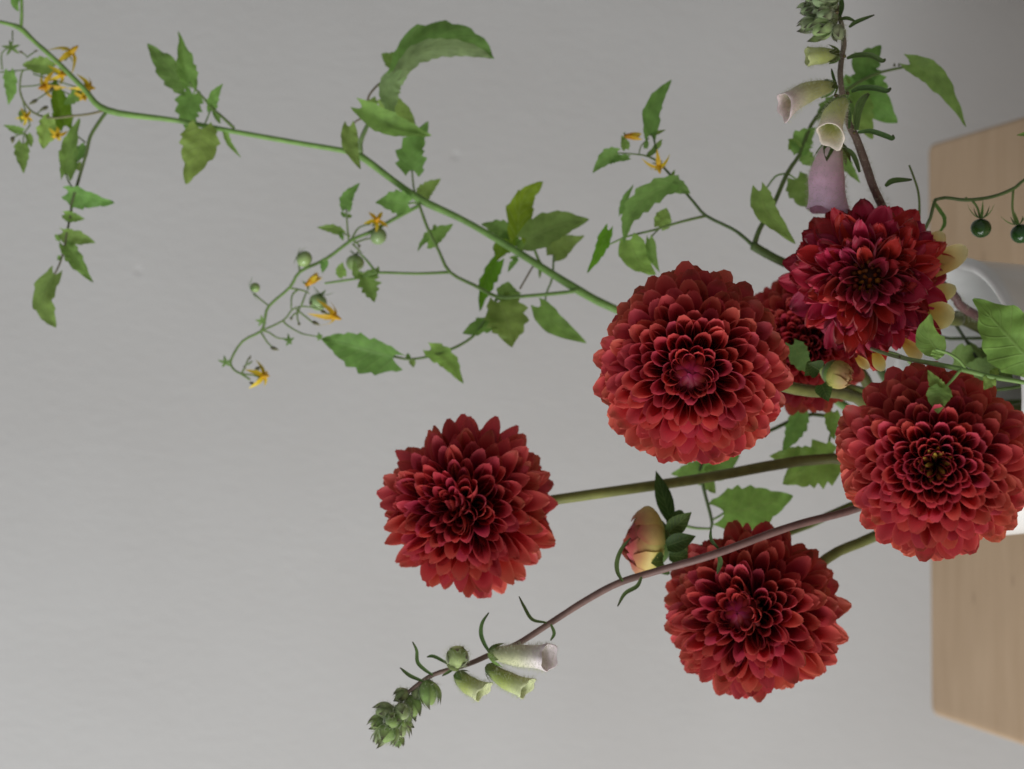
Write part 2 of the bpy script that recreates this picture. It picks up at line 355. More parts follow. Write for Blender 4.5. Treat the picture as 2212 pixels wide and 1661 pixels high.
        tw = random.gauss(0, .13+loose*.3); xd2 = xd*math.cos(tw)+yd*math.sin(tw); yd2 = zd.cross(xd2)
        wid = a*R*lerp(.40, .445, min(1, th/45))/.30*random.uniform(.92, 1.1)
        if style == 'old': wid *= random.uniform(1.0, 1.5)
        mtx = Matrix((xd2*wid, yd2*wid, zd*Lg)).transposed().to_4x4(); mtx.translation = base
        o = link(bpy.data.objects.new('petal', variant(th, random.randrange(3)))); o.parent = head; o.matrix_basis = mtx
        dth = (0.45*a*a)/(2*math.pi*math.sin(max(tr, .12)))*180/math.pi
        th += dth; i += 1
    if button:          # unopened florets folded flat over the eye
        m_ = petal_mesh(1, .42, 1.0, .05, 1.8, 1.5, .3, cin=(.30, .010, .04), cbase=(.24, .02, .015), ctip=(.27, .012, .055), nu=7, nv=5); eye = mesh('petal', m_[0], m_[1], 'blossom', m_[2], m_[3])
        for ring, (m, ro, z0, z1) in enumerate(((12, .25, .62, .70), (10, .20, .665, .715), (7, .135, .69, .73))):
            for k in range(m):
                an = 2*math.pi*(k+.5*ring)/m+random.gauss(0, .06); rd = V((math.cos(an), math.sin(an), 0)); b_ = rd*R*ro+V((0, 0, z0*R)); t_ = rd*R*.02+V((0, 0, z1*R))+V((random.gauss(0, .015), random.gauss(0, .015), 0))*R
                zd = t_-b_; Lg = zd.length; zd.normalize(); xd = V((0, 0, -1))-zd*(-zd.z); xd.normalize(); yd = zd.cross(xd); wid = R*ro*.9*6.283/m/.9
                mt = Matrix((xd*wid*.55, yd*wid, zd*Lg)).transposed().to_4x4(); mt.translation = b_
                o = link(bpy.data.objects.new('petal', eye)); o.parent = head; o.matrix_basis = mt
    if not closed:      # open eye of spent disc florets
        for k in range(46):
            rr = R*.30*math.sqrt((k+.5)/46); an = k*2.399; cc = V((rr*math.cos(an), rr*math.sin(an), R*(.30+random.uniform(-.05, .07))))
            hh = R*random.uniform(.06, .13); w_ = R*random.uniform(.022, .04); dn = V((random.gauss(0, .3), random.gauss(0, .3), 1)).normalized(); s1 = dn.orthogonal().normalized(); s2 = dn.cross(s1)
            vv = [cc+(s1*math.cos(x*1.257)+s2*math.sin(x*1.257))*w_*.7-dn*hh for x in range(5)]+[cc+(s1*math.cos(x*1.257)+s2*math.sin(x*1.257))*w_ for x in range(5)]+[cc+dn*w_]
            ff = [(x, (x+1) % 5, 5+(x+1) % 5, 5+x) for x in range(5)]+[(5+x, 5+(x+1) % 5, 10) for x in range(5)]
            col = random.choice([(.36, .09, .015), (.28, .05, .02), (.20, .05, .015), (.42, .14, .02)])
            o = link(bpy.data.objects.new('disc_floret', mesh('disc_floret', vv, ff, 'blossom', [col]*11))); o.parent = head
    # green bracts behind the head
    for k in range(7):
        phi = 2*math.pi*k/7+.3; m_ = petal_mesh(R*.55, R*.16, .9, -.35, 1.6, 1.2, .2, cin=(.10, .17, .03), cbase=(.10, .15, .03), ctip=(.12, .2, .04), nu=6, nv=4)
        o = link(bpy.data.objects.new('bract', mesh('bract', m_[0], m_[1], 'leaf', m_[2], m_[3]))); o.parent = head
        zd = V((math.cos(phi), math.sin(phi), -.75)).normalized(); xd = (V((0, 0, 1))-zd*zd.z).normalized(); mt = Matrix((xd, zd.cross(xd), zd)).transposed().to_4x4(); mt.translation = V((0, 0, -R*.40)); o.matrix_basis = mt
    return root, head, c, R, ax

# paths run from the bloom down through the mouth of the vase; last point = foot of the stem
D1 = dahlia('round red dahlia with closed button eye, blooming beside the wilted open dahlia', 1496, 794, .775, 214, (-.03, .08), 11, [P(1720, 840, .82), P(1850, 858, .845), mouth(2.6, .35), inside(-.6, .6)], thmax=128, bright=.90, button=True)
D2 = dahlia('red dahlia on a long bare stem reaching highest, beside the plain wall', 1012, 1097, .835, 194, (-.34, -.03), 23, [P(1195, 1080, .85), P(1500, 1036, .86), P(1800, 990, .865), mouth(3.4, .55), inside(.3, .7)], stem_r=.0026, pointed=.6, loose=.5, scol=((.22, .25, .05), (.10, .08, .03)), dens=.95)
D3 = dahlia('wilting dark red dahlia with open brown eye and yellow back petals', 1874, 600, .80, 180, (-.02, -.05), 35, [P(2000, 680, .85), P(2070, 692, .865), P(2120, 708, .872), inside(3.9, .6)], style='old', bright=.95, pointed=.35, loose=.7, dens=.72, closed=False, thmax=115, sq=.8)
D4 = dahlia('full red dahlia with tubular inner petals hanging over the vase rim', 2018, 997, .742, 212, (.02, .05), 47, [P(2040, 960, .80), mouth(4.4, .55, .012), inside(1.2, .6)], thmax=128)
D5 = dahlia('dark red dahlia with curled pointed petals hanging lowest at the side, behind the foxglove stem', 1630, 1322, .83, 193, (-.27, .02), 59, [P(1785, 1207, .85), P(1890, 1158, .86), mouth(3.7, .7), inside(.7, .7)], pointed=.4, loose=.3, dens=.95, bright=.80, button=True, stem_r=.0025)
D6 = dahlia('half hidden red dahlia squeezed in behind the other blooms', 1742, 742, .875, 148, (-.2, .0), 61, [P(1850, 790, .875), mouth(2.0, .4, .005), inside(4.9, .5)], pointed=.2, loose=.2, dens=.9, thmax=120)
for k in range(16):
    rr_ = D4[3]*.10*math.sqrt((k+.5)/16); an = k*2.4; m_ = petal_mesh(D4[3]*.30, D4[3]*.035, 1.2, .1, 1.6, 1.2, .3, cin=(.42, .26, .04), cbase=(.30, .22, .03), ctip=random.choice([(.5, .36, .06), (.45, .08, .05), (.4, .4, .08)]), nu=5, nv=4)
    o = link(bpy.data.objects.new('disc_floret', mesh('disc_floret', m_[0], m_[1], 'blossom', m_[2], m_[3]))); o.parent = D4[1]
    o.matrix_basis = Matrix.Translation((rr_*math.cos(an), rr_*math.sin(an), D4[3]*.50)) @ Matrix.Rotation(an, 4, 'Z') @ Matrix.Rotation(.25, 4, 'Y')
# pale yellow spent petals at the back of the wilting dahlia
random.seed(5)
root, head, c3, R3_, ax3 = D3
for (bu, bv, tu, tv, wpx, dd) in ((1985, 600, 2078, 536, 24, .006), (1985, 560, 2026, 506, 20, .012), (1990, 650, 2052, 623, 18, .004), (1985, 680, 2046, 682, 28, .0), (1950, 735, 1975, 770, 15, .0), (1890, 760, 1893, 795, 13, .0), (1850, 770, 1862, 792, 10, .004)):
    b = P(bu, bv, .792+dd); t = P(tu+10, tv, .785+dd); zd = t-b; Lg = zd.length; zd.normalize(); n_ = (CAM-b).normalized(); xd = (n_-zd*n_.dot(zd)).normalized(); yd = zd.cross(xd)
    m_ = petal_mesh(Lg, px(.8, wpx*1.25), 1.1, -.05, 2.2, 2.0, .45, ruff=.1, cin=(.95, .80, .26), cbase=(.85, .55, .08), ctip=(.96, .92, .52))
    me = mesh('petal', [b+xd*v_.x+yd*v_.y+zd*v_.z for v_ in m_[0]], m_[1], 'blossom', m_[2], m_[3])
    hm = (Matrix.Translation(c3) @ head.rotation_quaternion.to_matrix().to_4x4()).inverted()
    o = link(bpy.data.objects.new('petal', me)); o['label'] = 'pale yellow spent petal'; o.parent = head; o.matrix_basis = hm

# ---------------------------------------------------------------- dahlia buds
def sepal_verts(b, t, wid, nrm, bend, nu=6, nv=4, cup=.5):
    zd = t-b; L_ = zd.length; zd.normalize(); xd = (nrm-zd*nrm.dot(zd)).normalized(); yd = zd.cross(xd); vs_, fs, uv = [], [], []
    for i in range(nu+1):
        u_ = i/nu; w_ = wid*max(.02, math.sin(math.pi*(u_*.86+.14)**.9))
        for j in range(nv+1):
            s = -1+2*j/nv; vs_.append(b+zd*L_*u_+yd*w_*s+xd*(w_*cup*s*s+bend*L_*math.sin(math.pi*u_))); uv.append((u_, s))
    for i in range(nu):
        for j in range(nv): a = i*(nv+1)+j; fs.append((a, a+1, a+nv+2, a+nv+1))
    return vs_, fs, uv
def bud_petals(head_root, c, ax, R, Lb, n, seed, cols, spread=.0):
    random.seed(seed)
    s1 = ax.orthogonal().normalized(); s2 = ax.cross(s1)
    for ring, (m, ro, le) in enumerate(((n, 1.0, .9), (n-2, .9, 1.02), (n-3, .66, 1.1), (5, .4, 1.12))):
        for k in range(m):
            a = 2*math.pi*(k+.5*ring)/m+random.gauss(0, .08); rd = s1*math.cos(a)+s2*math.sin(a); td = ax.cross(rd)
            vs_, fs, cs, uv = [], [], [], []
            wa = math.pi/m*1.45; nu, nv = 8, 5; lj = le*random.uniform(.86, 1.1); ro *= random.uniform(.93, 1.08)
            for i in range(nu+1):
                u_ = i/nu; prof_ = math.sin(math.pi*min(1, .12+u_*.74))**.7*(1+spread*u_)
                for j in range(nv+1):
                    s = -1+2*j/nv; w_ = wa*(1-max(0, (u_-.72)/.28)**2*.85)*s
                    dv = rd*math.cos(w_)+td*math.sin(w_)
                    vs_.append(c+dv*R*ro*prof_+ax*Lb*lj*u_); uv.append((u_, s))
                    cs.append(mixc(mixc(cols[0], cols[1], min(1, u_*1.6)), cols[2], max(0, min(1, (u_-.62)*2.4+.2*ring+random.uniform(-.1, .1)))))
            for i in range(nu):
                for j in range(nv): q_ = i*(nv+1)+j; fs.append((q_, q_+1, q_+nv+2, q_+nv+1))
            part('petal', head_root, vs_, fs, 'blossom' if True else 'petal', cs, uv)
def dahlia_bud(label, u, v, d, du, dv, tow, Rpx, Lpx, path, seed, cols, sepals, stem_r, spread):
    ax = (IR*du-IU*dv+(-FWD)*tow).normalized(); c = P(u, v, d); R = px(d, Rpx); Lb = px(d, Lpx)
    root = thing('dahlia_bud', label, 'flower bud', path[-1], 'dahlia buds')
    pts = [c-ax*R*.1, c-ax*R*.5]+path; stem(root, pts, [stem_r]*len(pts), ((.16, .22, .04), (.13, .15, .04)))
    vs_, fs = lathe([(R*.15, -R*.35), (R*.5, -R*.2), (R*.72, .02*R), (R*.8, R*.35), (R*.6, R*.5)], 18)
    q = ax.to_track_quat('Z', 'X'); cal = part('calyx', root, [c+q @ p for p in vs_], fs, 'stem', [(.09, .16, .03)]*len(vs_), loc=c)
    # core keeps the bud solid
    vs_, fs = lathe([(R*.5, 0), (R*.78, Lb*.35), (R*.72, Lb*.65), (R*.42, Lb*.9), (R*.1, Lb*.98)], 18)
    core = part('bud_core', root, [c+q @ p for p in vs_], fs, 'blossom', [mixc(cols[1], cols[2], min(1, max(0, p.z/Lb))) for p in vs_], loc=c)
    bud_petals(core, c, ax, R, Lb, 10, seed, cols, spread)
    for (bu, bv, bd, tu, tv, td, wpx, bend) in sepals:
        b = P(bu, bv, d+bd); t = P(tu, tv, d+td); vs_, fs, uv = sepal_verts(b, t, px(d, wpx*1.35), (CAM-b).normalized(), bend)
        part('sepal', cal, vs_, fs, 'leaf', [mixc((.045, .09, .02), (.07, .12, .03), uu[0]) for uu in uv], uv)
    return root
dahlia_bud('half open dahlia bud, yellow and red with dark green sepals, beside the foxglove stem', 1430, 1172, .835, -1, -.04, .2, 66, 74, [P(1517, 1186, .85), P(1700, 1150, .87), P(1880, 1080, .875), mouth(3.0, .7), inside(0.1, .75)], 3, ((.58, .62, .18), (.68, .50, .18), (.50, .09, .09)),
           [(1448, 1122, .01, 1417, 1017, .015, 14, .04), (1445, 1150, -.008, 1494, 1106, -.012, 15, .1), (1440, 1180, -.01, 1503, 1158, -.012, 15, .12), (1445, 1200, -.006, 1496, 1205, -.004, 14, .1), (1432, 1212, -.012, 1406, 1216, -.016, 15, .1), (1440, 1130, -.006, 1480, 1112, .01, 12, .1), (1435, 1220, 0, 1430, 1240, .004, 12, .1)], .0021, .12)
dahlia_bud('small closed green and cream dahlia bud tucked under the wilting dahlia', 1790, 800, .80, .75, .35, .55, 34, 52, [P(1800, 830, .835), P(1880, 850, .85), mouth(2.2, .3, .006), inside(5.3, .4)], 9, ((.35, .42, .08), (.55, .50, .15), (.58, .36, .18)),
           [(1770, 800, -.004, 1745, 785, -.006, 16, .1), (1775, 830, 0, 1790, 868, -.004, 14, .1), (1760, 790, .006, 1738, 812, .002, 13, .1)], .0018, -.1)

# ---------------------------------------------------------------- leaves
GREEN = (.15, .345, .022); DARK = (.085, .24, .014); BRIGHT = (.22, .53, .028); OLIVE = (.20, .31, .022); PALE = (.26, .44, .10); YEL = (.25, .40, .018)
def leaf(parent, pts, wpx, d, col=GREEN, roll=0.0, fold=.35, face=1, lobes=.35, teeth=.14, nteeth=5, sk=0.0, seed=None, name='leaf', droop=0.0, uhalf=1.0, lhalf=1.0):
    """pts: midrib base -> tip in photo pixels (+ optional depth offset); roll turns the blade about its midrib"""
    r_ = random.Random(seed if seed is not None else int(pts[0][0]*7+pts[0][1]*13+pts[-1][0]))
    W = [P(p[0], p[1], d+(p[2] if len(p) > 2 else 0)) for p in pts]
    nu, nv = 22, 8
    c = spline(W, max(2, int(math.ceil(nu/(len(W)-1))))); nu = len(c)-1
    Lg = sum((c[i+1]-c[i]).length for i in range(nu)); hw_ = px(d, wpx)*.56
    vs_, fs, cs, uv = [], [], [], []
    ph = r_.uniform(0, 6.3); amp = r_.uniform(.04, .10)
    roll += r_.uniform(-.15, .15)
    for i in range(nu+1):
        u_ = i/nu; T = (c[min(i+1, nu)]-c[max(i-1, 0)]).normalized(); n_ = (CAM-c[i]).normalized(); n_ = (n_-T*n_.dot(T)).normalized()
        ro = roll+r_.uniform(-.02, .02)+.4*math.sin(u_*2.4+ph); n2 = (n_*math.cos(ro)+T.cross(n_)*math.sin(ro)); S = T.cross(n2)
        wbase = (max(0, math.sin(math.pi*min(1, (u_*.93+.055))**.72)))**.85*(1-.25*u_**3)
        if i == nu: wbase = .015
        for j in range(nv+1):
            s = -1+2*j/nv; a_ = abs(s)
            side = 0 if s < 0 else 1.7
            x = (u_*nteeth+side*.3+.25*math.sin(u_*5+ph)) % 1.0; saw = (x-.5)
            tw = 1+teeth*saw*2*(a_**4)*math.sin(math.pi*min(1, u_*1.05+.05))**.5
            wv = hw_*wbase*tw*(uhalf if s > 0 else lhalf)
            lo = -lobes*a_**2*(1-u_)**4*Lg*.35
            z = math.sin(fold)*a_*wv+hw_*amp*(math.sin(u_*nteeth*4.1+ph+s*2.6)+.7*math.sin(u_*9.7-s*1.7+ph*2))*a_*1.2-hw_*.5*droop*a_*a_*wbase
            p = c[i]+S*(math.cos(fold)*s*wv)+n2*z+T*lo
            vs_.append(p); uv.append((u_, s))
            k = max(0, (u_-.9)*4+(a_-.9)*1.2)*r_.uniform(.2, 1); cs.append(mixc(col, (.09, .06, .035), min(.75, k)))
    for i in range(nu):
        for j in range(nv):
            a = i*(nv+1)+j; q_ = (a, a+1, a+nv+2, a+nv+1); fs.append(q_ if face < 0 else q_[::-1])
    return part(name, parent, vs_, fs, 'leaf', cs, uv, loc=c[0])
def path(pts, d): return [P(p[0], p[1], d+(p[2] if len(p) > 2 else 0)) for p in pts]
SG = (.20, .34, .085); SD = (.14, .21, .055); SB = (.20, .16, .085)
def twig(parent, pts, d, w0, w1, c0=SG, c1=None, name='side_stem', n=3):
    p = path(pts, d); k = len(p); return stem(parent, p, [px(d, lerp(w0, w1, i/(k-1)))/2 for i in range(k)], (c0, c1 or c0), name, 7, n, .05)
def star(c, ax, L_, wid, n=5, refl=.3, cup=.15, col=(.13, .2, .05), tip=(.09, .10, .04), seed=0):
    r_ = random.Random(seed); s1 = ax.orthogonal().normalized(); s2 = ax.cross(s1); vs_, fs, cs, uv = [], [], [], []
    for k in range(n):
        a = 2*math.pi*k/n+r_.uniform(-.2, .2); rd = s1*math.cos(a)+s2*math.sin(a); td = ax.cross(rd); l_ = L_*r_.uniform(.8, 1.15); rf = refl+r_.uniform(-.2, .2); b0 = len(vs_)
        for i in range(6):
            u_ = i/5; w_ = wid*max(.06, math.sin(math.pi*(.25+u_*.72)))
            for s in (-1, 0, 1): vs_.append(c+rd*l_*u_*(1-.2*abs(rf)*u_)+td*w_*s+ax*(-rf*l_*u_*u_+cup*L_+(w_*.3 if s else 0))); cs.append(mixc(col, tip, u_)); uv.append((u_, s))
        for i in range(5):
            for j in range(2): q_ = b0+i*3+j; fs.append((q_, q_+1, q_+4, q_+3))
    return vs_, fs, cs, uv
def imgdir(du, dv, tow): return (IR*du-IU*dv-FWD*tow).normalized()
def blossom(parent, u, v, d, size, du, dv, tow, seed=0, refl=.5, closed=False):
    """yellow star flower of the tomato vine: anther cone, five petals, green calyx behind"""
    r_ = random.Random(seed*31+int(u)); ax = imgdir(du, dv, tow); c = P(u, v, d); S = px(d, size); q = ax.to_track_quat('Z', 'X')
    vs_, fs = lathe([(S*.07, -.1*S), (S*.11, S*.1), (S*.09, S*.3), (S*.03, S*.48)], 8)
    fl = part('flower', parent, [c+q @ p for p in vs_], fs, 'blossom', [mixc((.72, .40, .02), (.78, .46, .03), p.z/S+.1) for p in vs_], loc=c)
    s1 = ax.orthogonal().normalized(); s2 = ax.cross(s1); a0 = r_.uniform(0, 6)
    for k in range(5):
        a = a0+2*math.pi*k/5+r_.uniform(-.15, .15); rd = s1*math.cos(a)+s2*math.sin(a); td = ax.cross(rd); l_ = S*r_.uniform(.48, .62); vv, cc, ff = [], [], []
        for i in range(7):
            t = i/6; w_ = S*.105*max(.06, math.sin(math.pi*(.22+t*.76))); an = (1.35 if closed else 0.05)-refl*1.9*t if not closed else 1.45
            rad_ = S*.05+l_*t*math.cos(.2 if not closed else 1.35); hgt = (l_*t*math.sin(1.35) if closed else S*.12-refl*l_*t*t*1.5)
            for s in (-1, 0, 1): vv.append(c+rd*rad_*(1 if not closed else 1)+td*w_*s+ax*hgt+(ax*w_*.3 if s else V((0, 0, 0)))); cc.append(mixc((.78, .50, .015), (.82, .62, .07), t))
        for i in range(6):
            for j in range(2): q_ = i*3+j; ff.append((q_, q_+1, q_+4, q_+3))
        part('petal', fl, vv, ff, 'blossom', cc, loc=c)
    v2, f2, c2, u2 = star(c-ax*S*.1, ax, S*.3, S*.05, refl=.2, seed=seed); part('calyx', fl, v2, f2, 'leaf', c2, u2, loc=c)
    return fl
def fruit(parent, u, v, d, rpx, du, dv, tow, col, sep=1.0, refl=.5, name='tomato', seed=1, scol=(.10, .17, .05)):
    """(du,dv,tow): direction from the fruit to its stalk end"""
    ax = imgdir(du, dv, tow); c = P(u, v, d); R = px(d, rpx); q = ax.to_track_quat('Z', 'X'); prof_ = []
    for k in range(11):
        a = math.pi*(k+.25)/10.5; r_ = math.sin(a)*R; z = -math.cos(a)*R*(.96 if a < 1.6 else .88); prof_.append((max(r_, R*.02), z))
    vs_, fs = lathe(prof_, 20)
    fr = part(name, parent, [c+q @ p for p in vs_], fs, 'fruit', [mixc(col, tuple(x*.75 for x in col), max(0, p.z/R)) for p in vs_], loc=c)
    v2, f2, c2, u2 = star(c+ax*R*.86, ax, R*1.45*sep, R*.15, refl=-refl, cup=.02, col=scol, tip=(.06, .07, .03), seed=seed); part('calyx', fr, v2, f2, 'leaf', c2, u2, loc=c)
    return fr
def budlet(parent, u, v, d, lpx, wpx, du, dv, tow, col=(.10, .10, .05), name='flower_bud'):
    ax = imgdir(du, dv, tow); c = P(u, v, d); L_ = px(d, lpx); w_ = px(d, wpx)/2; q = ax.to_track_quat('Z', 'X')
    vs_, fs = lathe([(w_*.2, -L_*.5), (w_*.9, -L_*.3), (w_, -L_*.05), (w_*.6, L_*.25), (w_*.15, L_*.5)], 8); part(name, parent, [c+q @ p for p in vs_], fs, 'stem', [mixc(col, (.2, .22, .05), max(0, p.z/L_)) for p in vs_], loc=c)

# ---------------------------------------------------------------- tomato vine 1: the long one
dA = .90
foot = inside(2.2, .75)
T1 = thing('tomato_vine', 'long arching tomato vine with yellow flowers, reaching furthest up the wall', 'vine', foot, 'tomato vines')
p1 = [(1990, 800, -.02), (1700, 790, .0), (1500, 740, .012), (1330, 668, .0), (1250, 627), (1100, 533), (1000, 475), (910, 432), (850, 390), (780, 338), (745, 326), (640, 308), (500, 283), (380, 260), (232, 238), (180, 190), (120, 130), (75, 90), (45, 62), (20, 52), (-25, 42)]
pw = path(p1, dA); pw = [foot, mouth(2.0, .72)]+pw[1:]
stem(T1, pw, [px(dA, x)/2 for x in [20, 20]+[19, 18, 17, 19, 15, 14, 18.5, 13.5, 16, 12, 11.5, 11, 11, 15.5, 11.5, 10.5, 10, 13, 9, 8]], ((.19, .34, .08), (.19, .33, .075)), n=5)
a = T1; d = dA
twig(a, [(45, 64), (47, 30), (46, -25)], d, 8, 7); leaf(a, [(48, -22), (34, 2), (39, 25)], 24, d, PALE, face=-1)
# drooping side stem with leaves on the far end
twig(a, [(231, 240), (215, 262), (195, 295), (187, 330), (178, 360), (165, 405), (155, 440), (153, 462), (145, 500), (138, 540), (128, 572), (118, 592)], d, 9, 4, (.11, .19, .045), (.12, .10, .06))
leaf(a, [(147, 414), (190, 422), (246, 439)], 58, d, DARK, roll=.15, fold=.5, lhalf=.75); leaf(a, [(140, 462), (160, 470), (183, 473)], 26, d, PALE, roll=.4, fold=.6, face=-1)
leaf(a, [(136, 500), (165, 510), (206, 524)], 42, d, DARK, roll=.2, fold=.55); leaf(a, [(128, 512), (121, 518)], 18, d, PALE, face=-1)
leaf(a, [(140, 530), (165, 562), (201, 610)], 44, d, GREEN, roll=-.2, fold=.55, lhalf=.8); leaf(a, [(132, 555), (124, 562)], 12, d, GREEN)
leaf(a, [(118, 592), (96, 640), (104, 680), (121, 708)], 62, d, (.14, .26, .02), roll=.1, fold=.45, uhalf=.75)
# flower cluster, far end
twig(a, [(228, 238), (190, 247), (150, 251), (108, 255), (72, 243), (52, 220), (43, 195), (46, 160), (53, 150)], d, 6, 3.5, SB, SD)
for t in ([(0, 156), (52, 151), (110, 146)], [(72, 160), (120, 174), (165, 188)], [(45, 187), (80, 184), (112, 171)], [(5, 150), (4, 115), (25, 100)], [(27, 66), (27, 95)], [(110, 146), (140, 124)], [(45, 200), (55, 240), (65, 270)], [(65, 270), (52, 290), (50, 312)], [(185, 308), (162, 290)], [(185, 315), (160, 318)], [(172, 195), (150, 215), (140, 225)], [(110, 195), (72, 220)], [(128, 193), (155, 206)], [(57, 120), (45, 112)], [(57, 124), (75, 112)], [(95, 234), (80, 245)], [(52, 288), (38, 292), (28, 298)]):
    twig(a, t, d+.004, 3.4, 2.8, SD)
for (u, v, s, du, dv, tw, sd, rf) in ((149, 117, 62, .7, -.5, .4, 1, .7), (102, 185, 58, -.4, .3, .7, 2, .5), (130, 160, 46, .6, .2, .6, 3, .6), (187, 186, 50, .6, .2, .3, 4, .7), (179, 206, 40, .4, .6, .5, 5, .6), (55, 252, 36, .4, .2, .7, 6, .5), (124, 290, 40, .2, .5, .7, 7, .5)): blossom(a, u, v, d+.004, s, du, dv, tw, sd, rf)
v2, f2, c2, u2 = star(P(25, 103, d), imgdir(.2, .1, .9), px(d, 20), px(d, 3.5)); part('calyx', a, v2, f2, 'leaf', c2, u2)
for (u, v, l, w_, du, dv) in ((72, 220, 22, 9, -.8, .5), (95, 234, 20, 9, -.8, .4), (110, 195, 18, 8, -.5, .8), (27, 302, 16, 10, 0, 1), (45, 112, 10, 6, -1, -.3), (78, 110, 10, 5, 1, -.3)): budlet(a, u, v, d, l, w_, du, dv, .2)
for pts, w_, col, kw in (([(112, 146), (80, 142), (48, 140)], 38, GREEN, {}), ([(21, 155), (24, 190), (18, 226)], 28, GREEN, {}), ([(140, 272), (128, 225), (117, 170)], 42, GREEN, {'face': -1}), ([(172, 196), (155, 212), (138, 226)], 26, PALE, {'face': -1}), ([(112, 256), (98, 285), (92, 322)], 54, PALE, {'face': -1}), ([(142, 376), (150, 320), (172, 256)], 44, OLIVE, {'fold': .6}), ([(50, 310), (48, 335), (51, 374)], 32, GREEN, {}), ([(50, 283), (30, 278), (8, 270)], 17, GREEN, {}), ([(184, 315), (172, 335), (162, 354)], 24, GREEN, {}), ([(47, 240), (46, 266)], 14, GREEN, {}), ([(168, 352), (176, 372)], 18, PALE, {'face': -1}), ([(60, 290), (68, 318)], 16, PALE, {'face': -1})): leaf(a, pts, w_, d+.003, col, **kw)
twig(a, [(142, 375), (148, 392), (160, 410)], d, 3.5, 3.5, SD)
# second leaf cluster
twig(a, [(506, 277), (475, 248), (460, 236), (440, 212), (420, 190), (410, 178)], d, 7, 4.5, SD)
leaf(a, [(410, 184), (398, 135), (385, 68)], 42, d, PALE, roll=.3, face=-1, fold=.4); leaf(a, [(400, 188), (360, 145), (318, 94)], 52, d+.004, DARK, roll=-.2, fold=.3)
twig(a, [(422, 190), (418, 205)], d, 4, 3); leaf(a, [(418, 203), (405, 245), (414, 294)], 52, d+.006, PALE, face=-1, fold=.25, teeth=.25)
twig(a, [(455, 237), (445, 262), (436, 280)], d, 4, 3); leaf(a, [(455, 238), (462, 208), (481, 181)], 24, d, PALE, face=-1)
leaf(a, [(434, 278), (428, 330), (401, 397)], 76, d-.005, YEL, fold=.15, lobes=.4); leaf(a, [(485, 284), (495, 312), (521, 341)], 15, d, GREEN, fold=.6); leaf(a, [(463, 242), (476, 268)], 13, d, GREEN); leaf(a, [(422, 190), (426, 170)], 7, d, OLIVE)
# third leaf cluster with the arching leaves
twig(a, [(778, 330), (779, 305), (793, 272), (800, 255)], d, 13, 8, (.19, .29, .11)); twig(a, [(789, 254), (770, 261), (758, 276)], d, 4.5, 4, SB); twig(a, [(793, 225), (798, 205), (818, 182), (845, 165), (866, 148), (885, 122), (903, 105)], d, 5, 4.5, SB)
leaf(a, [(754, 273), (756, 315), (779, 366)], 36, d-.012, OLIVE, roll=.3, fold=.3, teeth=.05)
leaf(a, [(781, 232), (835, 268), (880, 284), (931, 293)], 58, d-.008, OLIVE, roll=-.35, fold=.6, teeth=.08); leaf(a, [(820, 235), (860, 250), (902, 288)], 62, d+.006, PALE, face=-1, fold=.1, teeth=.05)
leaf(a, [(868, 146), (838, 185), (838, 225), (849, 267)], 52, d-.006, (.34, .46, .19), roll=.3, face=-1, fold=-.35, teeth=.12, nteeth=8, uhalf=.75)
leaf(a, [(866, 148), (903, 102), (966, 84), (1028, 98), (1067, 126)], 76, d-.004, (.10, .26, .016), roll=-.15, fold=.25, nteeth=6, uhalf=.55)
leaf(a, [(868, 150), (905, 114), (966, 102), (1028, 112), (1062, 126)], 40, d-.014, (.34, .47, .20), roll=.2, face=-1, fold=-.2, nteeth=8)
leaf(a, [(872, 142), (845, 130), (824, 116)], 40, d+.004, PALE, face=-1); leaf(a, [(905, 104), (912, 82), (930, 60)], 36, d+.005, OLIVE, face=-1)
leaf(a, [(800, 232), (810, 208)], 22, d+.002, OLIVE); twig(a, [(890, 368), (893, 400), (898, 424)], d, 4, 4.5, SD)
leaf(a, [(890, 368), (893, 320), (926, 262)], 60, d, PALE, face=-1, fold=.3, teeth=.22)
# node on the main stem
leaf(a, [(908, 424), (925, 408), (952, 386)], 34, d+.004, OLIVE, fold=.4); twig(a, [(905, 440), (892, 438), (878, 440)], d, 5, 4); leaf(a, [(882, 440), (850, 436), (811, 438)], 46, d-.004, GREEN, fold=.15)
# fruiting truss
twig(a, [(906, 442), (900, 447), (855, 471), (798, 502), (759, 519), (705, 559), (648, 587), (626, 621), (581, 661), (572, 690), (564, 715), (524, 737), (499, 777), (504, 797), (521, 808), (540, 820)], d, 9, 4.5, SG, SD, n=3)
for t in ([(564, 715), (612, 692), (631, 669), (651, 662), (674, 664), (699, 672)], [(626, 622), (657, 628), (668, 634)], [(646, 624), (631, 638), (629, 667)], [(611, 692), (620, 702), (651, 720), (680, 726)], [(648, 662), (642, 682), (646, 700)], [(644, 674), (634, 680), (629, 688)], [(764, 520), (772, 526), (776, 532)], [(566, 714), (581, 718), (600, 730), (623, 732)], [(564, 718), (578, 740), (590, 751)], [(548, 634), (562, 646), (581, 661)], [(753, 519), (750, 485), (748, 452)], [(756, 510), (742, 505)], [(759, 517), (775, 492), (800, 484)], [(648, 588), (645, 570)], [(651, 660), (662, 630)], [(640, 668), (665, 688), (680, 700)], [(521, 808), (528, 795), (537, 774)], [(535, 788), (545, 780)], [(521, 807), (545, 810), (560, 808)], [(765, 525), (785, 518), (800, 515)], [(762, 527), (780, 545)]): twig(a, t, d, 4.6, 3.2, SD)
